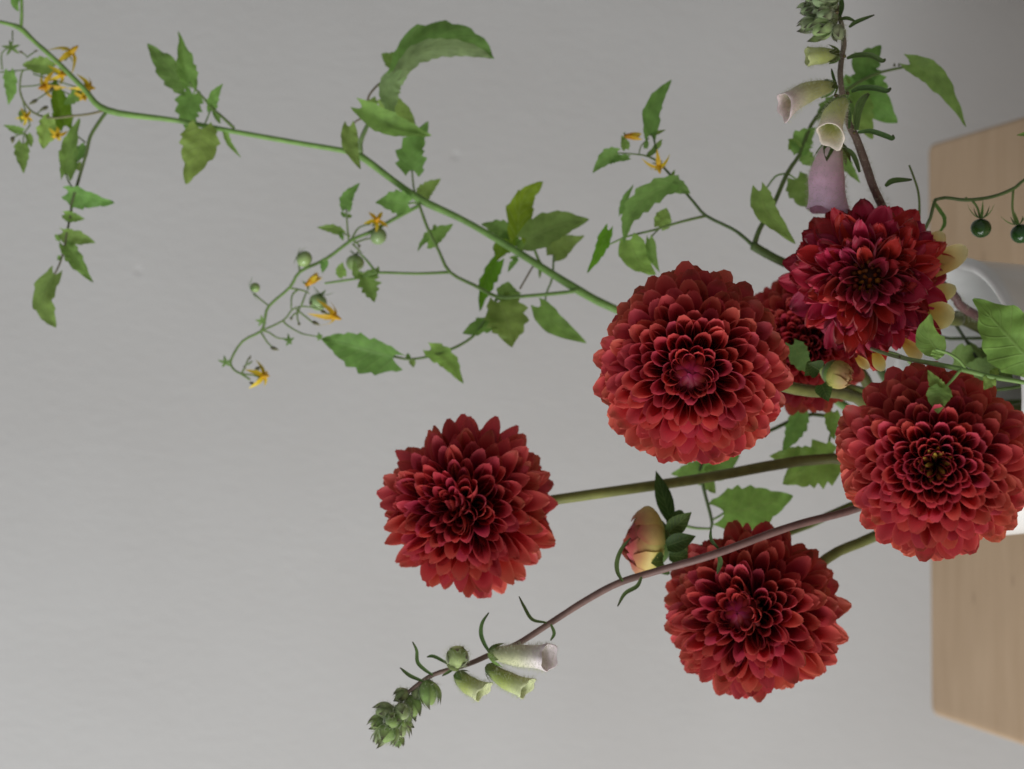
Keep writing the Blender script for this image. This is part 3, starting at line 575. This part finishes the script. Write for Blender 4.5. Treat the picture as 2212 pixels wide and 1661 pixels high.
fruit(a, 657, 559, d, 18, -.7, -.45, .2, (.34, .48, .18), 1.1, -.1, seed=2); fruit(a, 817, 510, d, 19, -.75, -.5, 0, (.30, .44, .18), .9, .2, seed=3); fruit(a, 767, 567, d+.006, 20, .1, -1, .2, (.32, .46, .18), .8, .4, seed=4); fruit(a, 687, 652, d+.004, 20, .3, -.7, .2, (.34, .48, .20), .9, .4, seed=5); fruit(a, 551, 621, d, 11, -.6, .2, .3, (.32, .44, .15), 1.9, -.3, seed=6)
blossom(a, 812, 478, d-.004, 46, .3, -.2, .7, 11, .2); blossom(a, 665, 613, d-.004, 62, .8, -.6, .2, 12, .2, closed=True); blossom(a, 716, 681, d-.003, 58, .6, .25, .4, 13, .9); blossom(a, 564, 812, d, 54, .7, 0, .6, 14, .5)
for (u, v, s) in ((624, 735, 15), (487, 782, 16), (565, 692, 14), (690, 727, 10)):
    v2, f2, c2, u2 = star(P(u, v, d), imgdir(.3, .3, .8), px(d, s), px(d, 3.2), seed=int(u), col=(.2, .27, .08)); part('calyx', a, v2, f2, 'leaf', c2, u2)
for (u, v, l, w_, du, dv) in ((593, 753, 20, 9, .9, .3), (682, 698, 20, 9, .9, .4), (629, 688, 8, 7, 0, 1), (646, 700, 8, 7, 0, 1), (540, 772, 10, 5, .3, -1), (528, 793, 8, 5, -.5, -.6), (558, 795, 18, 8, .8, -.3), (671, 656, 10, 7, 0, 1), (776, 532, 8, 7, 0, 1), (545, 828, 14, 7, 1, .3), (700, 674, 18, 8, .9, .4)): budlet(a, u, v, d, l, w_, du, dv, .2)
leaf(a, [(748, 452), (752, 425), (777, 395)], 28, d, GREEN, fold=.3); leaf(a, [(740, 505), (715, 494), (685, 491)], 20, d, GREEN, fold=.4); leaf(a, [(702, 560), (697, 590)], 16, d, DARK); leaf(a, [(746, 468), (736, 458)], 10, d, GREEN); leaf(a, [(751, 468), (761, 466)], 10, d, OLIVE); leaf(a, [(735, 502), (742, 520)], 10, d, GREEN)
# looping side stem below
twig(a, [(1248, 626), (1228, 631), (1130, 640), (1075, 641), (1026, 617), (972, 588), (948, 542), (923, 491), (909, 452), (905, 440)], d-.002, 9, 6, SG, SD); twig(a, [(972, 588), (900, 591), (813, 589), (785, 598), (756, 604), (702, 612)], d, 7, 5, SG)
twig(a, [(1075, 641), (1066, 660), (1046, 694), (1020, 728), (980, 752), (930, 769), (885, 776), (850, 770)], d, 7, 5.5, SG, SD); twig(a, [(813, 589), (790, 560), (778, 548)], d, 6, 4)
leaf(a, [(849, 770), (790, 755), (740, 742), (694, 732)], 88, d-.004, GREEN, roll=-.2, fold=.45, uhalf=.85, lhalf=1.0, lobes=.5, face=1); leaf(a, [(930, 755), (965, 780), (1001, 829)], 46, d, BRIGHT, fold=.5, roll=.2); leaf(a, [(882, 776), (880, 762)], 11, d, GREEN); leaf(a, [(890, 776), (893, 794)], 14, d, PALE)
leaf(a, [(1072, 698), (1035, 708), (999, 720)], 40, d, BRIGHT, fold=.35); leaf(a, [(1078, 652), (1098, 700), (1106, 750)], 82, d-.002, YEL, fold=.2, lobes=.45, teeth=.2); leaf(a, [(1100, 648), (1095, 630), (1098, 608)], 52, d+.002, OLIVE, fold=.2)
leaf(a, [(1073, 564), (1048, 610), (1036, 673)], 40, d+.005, GREEN, fold=.45, face=-1); leaf(a, [(923, 524), (945, 508), (979, 484)], 38, d+.002, GREEN, fold=.3); leaf(a, [(923, 515), (912, 525), (902, 543)], 11, d, GREEN); leaf(a, [(787, 594), (796, 622), (809, 653)], 48, d, GREEN, fold=.4, teeth=.35, nteeth=4); leaf(a, [(742, 597), (736, 582), (740, 566)], 22, d, GREEN); leaf(a, [(785, 596), (768, 590), (765, 560)], 18, d, PALE); leaf(a, [(790, 592), (812, 588), (818, 575)], 18, d, GREEN)
leaf(a, [(940, 486), (936, 500)], 8, d, GREEN)
# leaves near the red bloom
twig(a, [(1185, 588), (1166, 566), (1155, 540), (1146, 517)], d, 6, 6, SG); twig(a, [(1180, 590), (1152, 574)], d+.004, 4, 4); twig(a, [(1152, 574), (1138, 598), (1123, 624)], d+.004, 4, 4, SB); twig(a, [(1196, 552), (1193, 600), (1181, 632), (1176, 664)], d+.005, 5, 4, SG)
leaf(a, [(1118, 510), (1122, 450), (1140, 418), (1173, 393)], 60, d-.002, OLIVE, fold=.2, face=-1, roll=.1); leaf(a, [(1136, 518), (1200, 488), (1273, 474)], 66, d-.006, (.08, .25, .015), fold=.25, teeth=.08)
leaf(a, [(1196, 552), (1215, 530), (1262, 509)], 46, d+.004, PALE, face=-1, fold=.15, teeth=.03); leaf(a, [(1166, 662), (1200, 700), (1267, 741)], 48, d, BRIGHT, fold=.2, teeth=.03)
leaf(a, [(1110, 500), (1075, 492), (1040, 484)], 36, d+.004, OLIVE, fold=.3); leaf(a, [(1110, 508), (1085, 535), (1072, 564)], 40, d+.006, OLIVE, face=-1, fold=.2); leaf(a, [(1124, 517), (1126, 548)], 22, d+.004, OLIVE); leaf(a, [(1118, 560), (1106, 572), (1097, 588)], 13, d, GREEN); leaf(a, [(1118, 558), (1100, 556)], 10, d, OLIVE); leaf(a, [(1167, 580), (1166, 602)], 7, d, GREEN)

# ---------------------------------------------------------------- tomato vine 2: behind the wilting dahlia
dB = .875; d = dB
foot = inside(1.6, .75); T2 = thing('tomato_vine', 'forked tomato vine behind the wilting dahlia, leaves around the pink foxglove', 'vine', foot, 'tomato vines'); a = T2
pw = [foot, mouth(1.55, .7)]+path([(1850, 640, 0), (1695, 568), (1647, 543), (1626, 530)], d)
stem(T2, pw, [px(d, x)/2 for x in (20, 20, 20, 20, 21, 22)], ((.12, .19, .05), (.09, .15, .035)), n=5)
twig(a, [(1628, 532), (1606, 512), (1581, 494), (1525, 466), (1497, 435), (1451, 381), (1426, 350), (1412, 299), (1405, 290)], d, 9, 4, (.09, .15, .045)); twig(a, [(1525, 466), (1468, 480), (1412, 497), (1355, 511), (1310, 531)], d, 7, 3.5, SD, SG)
twig(a, [(1628, 532), (1641, 494), (1669, 446), (1700, 375), (1729, 330), (1752, 270), (1790, 225), (1850, 180), (1898, 158), (1928, 150), (1968, 142)], d, 12, 5, (.085, .14, .035), SD)
leaf(a, [(1446, 394), (1466, 402), (1491, 418)], 36, d-.002, (.08, .25, .015), fold=.3); leaf(a, [(1452, 396), (1410, 416), (1374, 450), (1355, 485), (1348, 526)], 46, d-.004, (.085, .25, .015), fold=.3, nteeth=6, teeth=.22)
leaf(a, [(1343, 462), (1352, 430), (1369, 398)], 17, d+.004, PALE, fold=.5, face=-1); leaf(a, [(1314, 497), (1296, 538), (1268, 590)], 30, d, GREEN, fold=.5, face=-1); leaf(a, [(1424, 490), (1432, 470), (1440, 449)], 40, d+.003, PALE, face=-1, fold=.2, teeth=.03)
leaf(a, [(1360, 518), (1376, 560), (1416, 594)], 58, d, BRIGHT, fold=.15, teeth=.05); twig(a, [(1424, 494), (1410, 508), (1404, 518)], d, 4, 3, SD); leaf(a, [(1402, 516), (1408, 550), (1425, 588)], 24, d-.003, DARK, fold=.5, teeth=.05)
leaf(a, [(1404, 292), (1406, 240), (1424, 205), (1451, 172)], 38, d, GREEN, fold=.3, teeth=.1)
twig(a, [(1427, 352), (1400, 338), (1372, 333), (1333, 330)], d, 5, 3, SD); leaf(a, [(1334, 330), (1310, 340), (1280, 374)], 34, d, DARK, fold=.3); leaf(a, [(1358, 340), (1335, 344), (1313, 354)], 15, d, GREEN); leaf(a, [(1352, 322), (1348, 308), (1343, 292)], 20, d, GREEN); leaf(a, [(1400, 336), (1412, 325), (1416, 305)], 12, d, DARK); leaf(a, [(1405, 292), (1422, 286), (1438, 280)], 9, d, OLIVE); leaf(a, [(1418, 320), (1430, 300)], 11, d, OLIVE); leaf(a, [(1395, 320), (1398, 300)], 11, d, DARK); leaf(a, [(1449, 384), (1458, 366)], 8, d, GREEN)
twig(a, [(1380, 334), (1385, 315), (1402, 298)], d, 3, 2.5, SD)
blossom(a, 1354, 294, d, 58, 1, .02, .2, 21, .2, closed=True); blossom(a, 1422, 355, d-.004, 52, .1, .8, .5, 22, .5)
twig(a, [(1697, 375), (1675, 381), (1652, 412)], d, 4.5, 4); leaf(a, [(1642, 412), (1658, 460), (1718, 527)], 48, d-.01, GREEN, fold=.25, teeth=.08, face=1)
twig(a, [(1702, 375), (1722, 388)], d, 4, 3.5); leaf(a, [(1720, 386), (1738, 420), (1767, 462)], 56, d+.005, GREEN, fold=.2); leaf(a, [(1728, 330), (1735, 300), (1762, 275)], 46, d, GREEN, fold=.3, teeth=.25); leaf(a, [(1728, 318), (1712, 306), (1703, 325)], 20, d, GREEN); leaf(a, [(1738, 330), (1750, 345), (1762, 356)], 34, d, DARK)
leaf(a, [(1868, 175), (1872, 135), (1904, 99)], 58, d+.004, GREEN, fold=.15, teeth=.3, nteeth=4); leaf(a, [(1852, 165), (1880, 215), (1938, 265)], 92, d+.006, GREEN, fold=.12, teeth=.15); leaf(a, [(1858, 200), (1860, 250), (1885, 300)], 56, d+.004, GREEN, fold=.2)
leaf(a, [(1800, 215), (1780, 235), (1765, 262)], 24, d, DARK, teeth=.3); leaf(a, [(1836, 180), (1828, 165)], 9, d, GREEN)
leaf(a, [(1966, 138), (2010, 160), (2050, 205), (2087, 273)], 52, d-.006, (.15, .31, .035), fold=.35, teeth=.06, nteeth=6, uhalf=.8); leaf(a, [(1970, 140), (1966, 117)], 10, d, GREEN); budlet(a, 1932, 140, d, 8, 6, 0, -1, 0); budlet(a, 1942, 140, d, 7, 5, 0, -1, 0)
leaf(a, [(1820, 330), (1835, 365), (1858, 395)], 22, d+.004, GREEN)

# ---------------------------------------------------------------- tomato truss with two green fruits
d = .82; foot = inside(.6, .72); T3 = thing('tomato_truss', 'bare tomato truss with two dark green fruits hanging over the wooden stool', 'vine', foot, 'tomato vines')
pw = [foot, mouth(.9, .8, .004)]+path([(2010, 470, 0), (2030, 429), (2087, 432), (2143, 425), (2188, 408), (2212, 389), (2275, 345)], d)
stem(T3, pw, [px(d, x)/2 for x in (8, 8, 7.5, 7.5, 8, 7.5, 8, 6.5, 5)], ((.09, .14, .04), (.09, .14, .035)))
twig(T3, [(2100, 433), (2111, 448), (2117, 470)], d, 5.5, 5, SD); twig(T3, [(2189, 409), (2187, 450), (2194, 484)], d, 5.5, 5, SD)
twig(T3, [(2090, 432), (2085, 428)], d, 8, 7, SD)
fruit(T3, 2119, 492, d, 22.5, -.05, -.95, .25, (.022, .07, .012), 1.1, .9, seed=12, scol=(.05, .09, .025)); fruit(T3, 2205, 504, d, 22.5, -.35, -.9, .25, (.022, .07, .012), 1.1, .8, seed=13, scol=(.05, .09, .025))
leaf(T3, [(2240, 280), (2225, 288), (2196, 292)], 16, d, DARK)
twig(T3, [(1985, 500, .01), (1986, 440, .008), (1982, 408, .006), (1972, 378, .004), (1964, 357, .004)], d, 6, 4.5, SD)
leaf(T3, [(2020, 440, .01), (2040, 480, .006), (2012, 520, .004)], 10, d, DARK, fold=.4)

# ---------------------------------------------------------------- leafy shoot over the rim
d = .715; foot = inside(5.6, .5); T4 = thing('tomato_shoot', 'pale green tomato shoot with small leaves crossing over the vase mouth', 'vine', foot, 'tomato vines')
pw = [foot, P(2070, 850, .845), P(1960, 775, .83), P(1880, 752, .80)]+path([(1935, 770, .045), (2030, 788, .008), (2087, 800, 0), (2143, 814, -.002), (2212, 826, -.004), (2290, 845, -.004)], d)
stem(T4, pw, [px(d, x)/2 for x in (9, 9, 9, 8, 9, 11, 11.5, 11, 10, 8)], ((.14, .22, .06), (.17, .28, .07)))
twig(T4, [(2062, 698, .15), (2090, 740, .15), (2125, 800, .15)], d, 9, 8, (.05, .07, .03))
for q_ in ([(2130, 800, .16), (2110, 770, .155), (2090, 735, .15)], [(2190, 805, .14), (2150, 775, .15), (2112, 752, .155)], [(2100, 800, .15), (2140, 790, .145), (2190, 770, .14)], [(2060, 775, .15), (2085, 768, .15), (2115, 775, .15)]): leaf(T4, q_, 62, d, (.045, .10, .02), fold=.2)
twig(T4, [(2090, 801), (2072, 778), (2048, 763), (2022, 755)], d, 7, 6, SG); twig(T4, [(2075, 799), (2056, 822), (2036, 842)], d, 6.5, 5, SG)
leaf(T4, [(2024, 757), (2006, 725), (2010, 678)], 58, d+.008, (.14, .34, .025), fold=.4, teeth=.04, roll=-.3); leaf(T4, [(2024, 756), (2024, 778)], 30, d+.002, PALE, teeth=.02)
leaf(T4, [(2222, 775), (2165, 712), (2103, 645)], 118, d-.006, BRIGHT, fold=.15, teeth=.08, lobes=.5); twig(T4, [(2222, 775), (2240, 800), (2240, 836)], d, 6, 6)
leaf(T4, [(2036, 840), (2018, 825), (2004, 799)], 28, d, PALE, fold=.3, face=-1); leaf(T4, [(2034, 838), (2028, 862), (2026, 893)], 50, d-.002, PALE, face=-1, fold=.2, teeth=.08)
leaf(T4, [(2146, 812), (2150, 803), (2155, 794)], 20, d, PALE, face=-1, teeth=.05); leaf(T4, [(2143, 816), (2134, 826), (2126, 842)], 30, d-.002, PALE, face=-1, teeth=.15, nteeth=3); budlet(T4, 1943, 770, d+.026, 8, 6, 0, -1, .3)

# ---------------------------------------------------------------- leafy stem in the middle
d = .885; foot = inside(2.9, .75); T5 = thing('tomato_shoot', 'tomato shoot with broad leaves growing between the dahlia stem and the foxglove stem', 'vine', foot, 'tomato vines')
pw = [foot, mouth(2.75, .8)]+path([(1800, 900, .01), (1640, 940, .01), (1540, 975, .006), (1513, 1012), (1520, 1055), (1537, 1122), (1536, 1142)], d)
stem(T5, pw, [px(d, x)/2 for x in (9, 9, 9, 8.5, 8, 8, 8, 7.5, 6)], ((.11, .17, .05), (.09, .14, .05)))
twig(T5, [(1536, 1124), (1552, 1116), (1567, 1106)], d, 5, 5, SG); leaf(T5, [(1564, 1108), (1630, 1096), (1713, 1071)], 96, d-.002, (.17, .46, .02), fold=.12, lobes=.55, teeth=.12, nteeth=5)
twig(T5, [(1537, 1142), (1505, 1141), (1480, 1136)], d, 5, 7, SG); leaf(T5, [(1515, 1012), (1490, 1018), (1450, 1024)], 38, d, GREEN, fold=.25); leaf(T5, [(1515, 1012), (1555, 1012), (1598, 983)], 48, d+.004, GREEN, fold=.25); leaf(T5, [(1518, 1018), (1530, 1040), (1545, 1066)], 40, d+.004, GREEN)
twig(T5, [(1800, 920), (1790, 960), (1795, 990)], d+.008, 6, 5, SG); leaf(T5, [(1800, 992), (1745, 1010), (1690, 1045)], 92, d+.004, BRIGHT, fold=.25, teeth=.2, lobes=.4); leaf(T5, [(1760, 985), (1715, 985), (1662, 985)], 52, d+.006, GREEN, fold=.3, teeth=.15); leaf(T5, [(1730, 890), (1715, 930), (1690, 978)], 44, d+.006, GREEN, fold=.2); leaf(T5, [(1800, 890), (1795, 915), (1802, 950)], 34, d-.01, BRIGHT)
leaf(T5, [(1712, 745, .02), (1735, 780, .01), (1755, 805)], 44, d-.075, (.06, .12, .03), fold=.2)

# ---------------------------------------------------------------- foxgloves
def bell(parent, b, m, w_px, d, cols, seed=0, flare=.25, sep=True, curve=.12, lip=.25, lab=None, base_w=.42, name='bell_flower', scol=(.14, .2, .05)):
    r_ = random.Random(seed); B = P(b[0], b[1], d+(b[2] if len(b) > 2 else 0)); E = P(m[0], m[1], d+(m[2] if len(m) > 2 else 0)); ax = (E-B); L_ = ax.length; ax.normalize()
    R = px(d, w_px)*.46; up = (V((0, 0, 1))-ax*ax.z); up = up.normalized() if up.length > .2 else (CAM-B).normalized(); sd = ax.cross(up)
    nu, nv = 14, 24; vs_, fs, cs = [], [], []
    ln = IR if abs(ax.z) < .8 else -FWD*-1
    for layer in (0, 1):                       # outside wall, then the inside wall of the corolla
        for i in range(nu+1):
            t = i/nu; tt_ = t if layer == 0 else 1-t
            rr = R*(base_w+(1-base_w)*min(1, tt_/.55)**.7+flare*max(0, (tt_-.75)/.25)**2)-(0.0004 if layer else 0)
            if tt_ < .12: rr *= (tt_/.12)**.5*.7+.3
            for j in range(nv):
                an = 2*math.pi*j/nv; lob = max(0, (tt_-.72)/.28)**1.5; lower = (1-math.cos(an))/2
                ext = lob*(R*.11*math.cos(5*an)+lip*R*2*lower**2); fl_ = 1+lob*(.07*math.cos(5*an)+.12*lower)
                c_ = B+ax*(L_*tt_+ext)+up*(curve*L_*math.sin(math.pi*tt_)*.6)
                vs_.append(c_+(up*math.cos(an)+sd*math.sin(an))*rr*fl_*(1+.03*math.sin(3*an+seed)))
                col = mixc(cols[0], cols[1], min(1, tt_*1.7)) if tt_ < .6 else mixc(cols[1], cols[2], min(1, (tt_-.6)/.35)); cs.append(col)
    T = 2*(nu+1)
    for i in range(T-1):
        for j in range(nv): fs.append((i*nv+j, i*nv+(j+1) % nv, (i+1)*nv+(j+1) % nv, (i+1)*nv+j))
    fl = part(name, parent, vs_, fs, 'bell', cs, loc=B)
    if lab: fl['label'] = lab
    if sep:
        for k in range(5):
            an = 2*math.pi*k/5+.4; rd = up*math.cos(an)+sd*math.sin(an); t0 = B+rd*R*.25-ax*L_*.02; t1 = B+ax*min(L_*.45, R*1.25)+rd*R*r_.uniform(.95, 1.3); v_, f_, uv = sepal_verts(t0, t1, R*.34, rd, .06, 6, 4, .15)
            part('sepal', fl, v_, f_, 'leaf', [mixc(scol, (.10, .07, .045), max(0, (q_[0]-.7)*2.5)) for q_ in uv], uv)
    return fl
def closed_bud(parent, u, v, d, lpx, wpx, du, dv, tow, seed, col=(.20, .27, .10), tipc=(.07, .05, .04), nsep=5, dd=0):
    r_ = random.Random(seed); ax = imgdir(du, dv, tow); c = P(u, v, d+dd); L_ = px(d, lpx); w_ = px(d, wpx)/2; q = ax.to_track_quat('Z', 'X')
    vs_, fs = lathe([(w_*.15, -L_*.5), (w_*.75, -L_*.32), (w_, -L_*.05), (w_*.85, L_*.2), (w_*.35, L_*.42), (w_*.1, L_*.47)], 12)
    bd = part('bud', parent, [c+q @ p for p in vs_], fs, 'bell', [col]*len(vs_), loc=c); s1 = ax.orthogonal().normalized(); s2 = ax.cross(s1)
    for k in range(nsep):
        an = 2*math.pi*k/nsep+r_.uniform(-.3, .3); rd = s1*math.cos(an)+s2*math.sin(an); t0 = c-ax*L_*.45+rd*w_*.4; t1 = c+ax*L_*r_.uniform(.42, .72)+rd*w_*r_.uniform(.5, 1.1)
        v_, f_, uv = sepal_verts(t0, t1, w_*.62, rd, .22, 8, 4, -.25)
        part('sepal', bd, v_, f_, 'bell', [mixc(col, tipc, max(0, min(1, (q_[0]-.62)*3.4))) if abs(q_[1]) < .9 else mixc(col, tipc, .3+.6*q_[0]**2) for q_ in uv], uv)
    return bd
def bract(parent, pts, wpx, d, col=(.085, .15, .045)):
    W = path(pts, d); c = spline(W, 5); n = len(c)-1; vs_, fs, cs, uv = [], [], [], []
    for i, p in enumerate(c):
        t = i/n; T = (c[min(i+1, n)]-c[max(i-1, 0)]).normalized(); n_ = (CAM-p).normalized(); n_ = (n_-T*n_.dot(T)).normalized(); S = T.cross(n_); w_ = px(d, wpx)*.42*max(.12, math.sin(math.pi*(.12+.83*t))**.7)
        for s in (-1, -.5, 0, .5, 1): vs_.append(p+S*w_*s+n_*w_*.55*s*s); cs.append(mixc(mixc((.16, .22, .10), col, .4 if abs(s) > .8 else 1), (.05, .035, .03), max(0, (t-.75)*3))); uv.append((t, s))
    for i in range(n):
        for j in range(4): q_ = i*5+j; fs.append((q_, q_+1, q_+6, q_+5))
    return part('bract', parent, vs_, fs, 'leaf', cs, uv)
def hairs(parent, pts_nrm, length, name='hair'):
    vs_, fs, cs = [], [], []
    for p, n_ in pts_nrm:
        n2 = (n_+V((random.gauss(0, .35), random.gauss(0, .35), random.gauss(0, .35)))).normalized(); s = n2.cross((CAM-p)).normalized() if n2.cross(CAM-p).length > 1e-6 else n2.orthogonal(); k = len(vs_); L_ = length*random.uniform(.5, 1.2); w_ = 5.5e-5
        vs_ += [p-s*w_, p+s*w_, p+n2*L_]; fs.append((k, k+1, k+2)); cs += [(.55, .58, .42)]*3
    o = part(name, parent, vs_, fs, 'hair', cs, smooth=False); o['kind'] = 'stuff'; return o
def mesh_hairs(root, objs, n, length):
    pool = []
    for o in objs:
        me = o.data; off = WL[o.name]
        for pl in me.polygons: pool.append((pl.area, off+pl.center, pl.normal.copy()))
    tot = sum(x[0] for x in pool); out = []
    for ar, c_, n_ in pool:
        k = ar/tot*n; kk = int(k)+(1 if random.random() < k-int(k) else 0)
        for _ in range(kk): out.append((c_+V((random.gauss(0, 1), random.gauss(0, 1), random.gauss(0, 1)))*math.sqrt(ar)*.3, n_))
    hairs(root, out, length)
PUR = (.15, .075, .07); PURL = (.17, .11, .085)
# foxglove with bent spike
d = .80; foot = inside(3.3, .8); FX2 = thing('foxglove', 'foxglove with bent brown stem, small pale bells and curled budding tip', 'flower', foot, 'foxgloves')
pw = [foot, mouth(3.5, .8)]+path([(1980, 1060, .03), (1830, 1105, .012), (1700, 1140), (1540, 1198, -.004), (1417, 1234), (1337, 1259), (1267, 1296), (1190, 1345), (1117, 1391), (1061, 1413), (1010, 1435), (937, 1457), (893, 1486), (873, 1506), (854, 1535), (845, 1567)], d)
s2_ = stem(FX2, pw, [px(d, x)/2 for x in (20, 20, 19, 18, 17, 17, 16, 15.5, 15, 14, 13, 12, 11, 10, 9, 8, 7, 6)], (PUR, PURL), n=5, seg=10)
for pts, w_ in (([(1181, 1345), (1150, 1338), (1133, 1312), (1121, 1288)], 9), ([(1060, 1412), (1046, 1390), (1039, 1368), (1042, 1345), (1056, 1323)], 11), ([(935, 1458), (918, 1447), (902, 1430), (900, 1405), (891, 1386)], 10), ([(915, 1472), (885, 1459), (864, 1442)], 10), ([(972, 1436), (938, 1418), (922, 1419)], 9), ([(1345, 1256), (1334, 1235), (1333, 1212), (1343, 1185), (1362, 1162)], 12), ([(1386, 1246), (1376, 1266), (1350, 1282), (1334, 1310)], 11), ([(1552, 1198), (1556, 1215), (1549, 1240)], 13), ([(1190, 1348), (1197, 1368), (1189, 1384)], 9), ([(980, 1445), (968, 1452), (955, 1460)], 8), ([(1553, 1186), (1536, 1165), (1536, 1140)], 9), ([(1206, 1478), (1196, 1468), (1190, 1460)], 9)):
    if pts[0][0] != 1206: bract(FX2, pts, w_, d-.003)
b1 = bell(FX2, (1058, 1410), (1180, 1420, -.01), 52, d-.012, ((.48, .52, .22), (.70, .70, .46), (.88, .80, .82)), 1, .2, lip=.3); b2 = bell(FX2, (1052, 1440), (1135, 1487, -.006), 44, d-.004, ((.32, .42, .09), (.54, .60, .17), (.74, .77, .44)), 2, .2); b3 = bell(FX2, (984, 1456), (1040, 1494, -.004), 44, d-.004, ((.32, .42, .09), (.52, .59, .17), (.72, .75, .44)), 3, .2)
b4 = closed_bud(FX2, 988, 1420, d, 46, 50, .1, .1, 1, 99, (.46, .56, .22), dd=-.008)
bd = []
for k, (u, v, l, w_, du, dv, tw, dd) in enumerate(((926, 1495, 60, 40, .25, 1, .2, 0), (905, 1500, 44, 30, .1, 1, .5, .002), (868, 1500, 36, 28, -.6, .3, .6, 0), (890, 1525, 50, 36, .3, 1, .3, 0), (868, 1538, 44, 36, .2, .5, .8, -.006), (832, 1536, 46, 36, -.9, .1, .4, 0), (818, 1560, 38, 30, -.9, .4, .4, 0), (838, 1582, 50, 42, -.3, .8, .5, -.004), (862, 1572, 46, 36, .5, .9, .4, 0), (822, 1592, 36, 28, -.6, .8, .3, .004), (858, 1598, 34, 28, .3, 1, .2, .004), (848, 1556, 40, 34, -.1, .2, 1, -.008), (876, 1558, 34, 28, .8, .4, .5, 0))): bd.append(closed_bud(FX2, u, v, d, l, w_, du, dv, tw, 100+k, random.choice([(.34, .47, .15), (.42, .53, .23), (.28, .42, .12)]), dd=dd))
mesh_hairs(FX2, [b1, b2, b3, b4]+bd, 11000, .0017)
# pink foxglove
d = .80; foot = inside(1.9, .3); FX1 = thing('foxglove', 'foxglove with lilac pink bell above the wilting dahlia, spike of green buds', 'flower', foot, 'foxgloves')
pw = [foot, P(2125, 690, .86), P(2060, 638, .85)]+path([(1990, 570, .042), (1930, 490, .03), (1890, 412), (1872, 361), (1850, 300), (1834, 268), (1821, 214), (1815, 161), (1819, 120), (1823, 94), (1818, 54), (1807, 16), (1798, -25), (1792, -60)], d)
s1_ = stem(FX1, pw, [px(d, x)/2 for x in (22, 22, 22, 22, 21, 19, 19, 18, 16, 14, 13, 12, 12, 11, 10, 9, 7)], ((.14, .06, .06), (.2, .17, .12)), n=5, seg=10)
for pts, w_ in (([(1829, 126), (1850, 119), (1880, 119), (1905, 131), (1913, 127)], 14), ([(1839, 198), (1858, 190), (1890, 190), (1915, 196), (1925, 190)], 15), ([(1850, 281), (1852, 245), (1862, 218), (1877, 202)], 22), ([(1853, 286), (1880, 283), (1910, 292), (1928, 299), (1929, 291)], 14), ([(1834, 59), (1850, 47), (1889, 32)], 11), ([(1813, 42), (1830, 39), (1848, 46)], 10), ([(1814, 36), (1818, 10), (1812, -20)], 14), ([(1857, 372), (1848, 345), (1838, 328), (1821, 317)], 13), ([(1912, 402), (1930, 390), (1970, 388)], 15), ([(1834, 278), (1836, 250), (1838, 230)], 9), ([(1808, 190), (1800, 165), (1796, 148)], 8)): bract(FX1, pts, w_, d-.003)
f1 = bell(FX1, (1803, 184), (1698, 228, -.012), 50, d-.004, ((.55, .60, .18), (.72, .72, .34), (.92, .78, .76)), 6, .25, lip=.35); f2 = bell(FX1, (1826, 215, -.006), (1795, 290, -.022), 54, d-.006, ((.55, .60, .18), (.72, .75, .32), (.90, .80, .70)), 7, .2, lip=.3); f3 = bell(FX1, (1812, 118), (1747, 122, -.006), 48, d-.004, ((.48, .56, .14), (.66, .72, .24), (.72, .76, .36)), 8, .1)
f4 = bell(FX1, (1800, 305, .006), (1790, 452, .006), 86, d+.004, ((.95, .74, .74), (.95, .66, .84), (.96, .74, .92)), 9, .22, lip=.3, sep=True, lab='lilac pink open bell', base_w=.4)
bd = []
random.seed(77)
for k in range(22):
    t = k/21; u = 1800-lerp(8, 60, random.random())*(1 if k % 3 else .3); v = lerp(62, -30, t); bd.append(closed_bud(FX1, u, v+random.uniform(-4, 4), d, random.uniform(34, 48), random.uniform(26, 34), -.8, random.uniform(.1, .7), random.uniform(.1, .9), 200+k, random.choice([(.44, .56, .29), (.52, .64, .36), (.37, .48, .23)]), dd=random.uniform(-.010, .004)))
bd.append(closed_bud(FX1, 1776, 62, d, 56, 36, -.8, .45, .4, 231, (.52, .72, .30), dd=-.008)); bd.append(closed_bud(FX1, 1812, 70, d, 40, 30, .1, .9, .5, 232, (.42, .47, .26), dd=-.008))
for (u, v) in ((1824, 121), (1806, 206), (1831, 201), (1845, 287), (1808, 26)): budlet(FX1, u, v, d-.008, 9, 9, 0, 0, 1, (.06, .012, .01), name='node_scar')
mesh_hairs(FX1, [f1, f2, f3, f4, s1_]+bd, 15000, .0018)
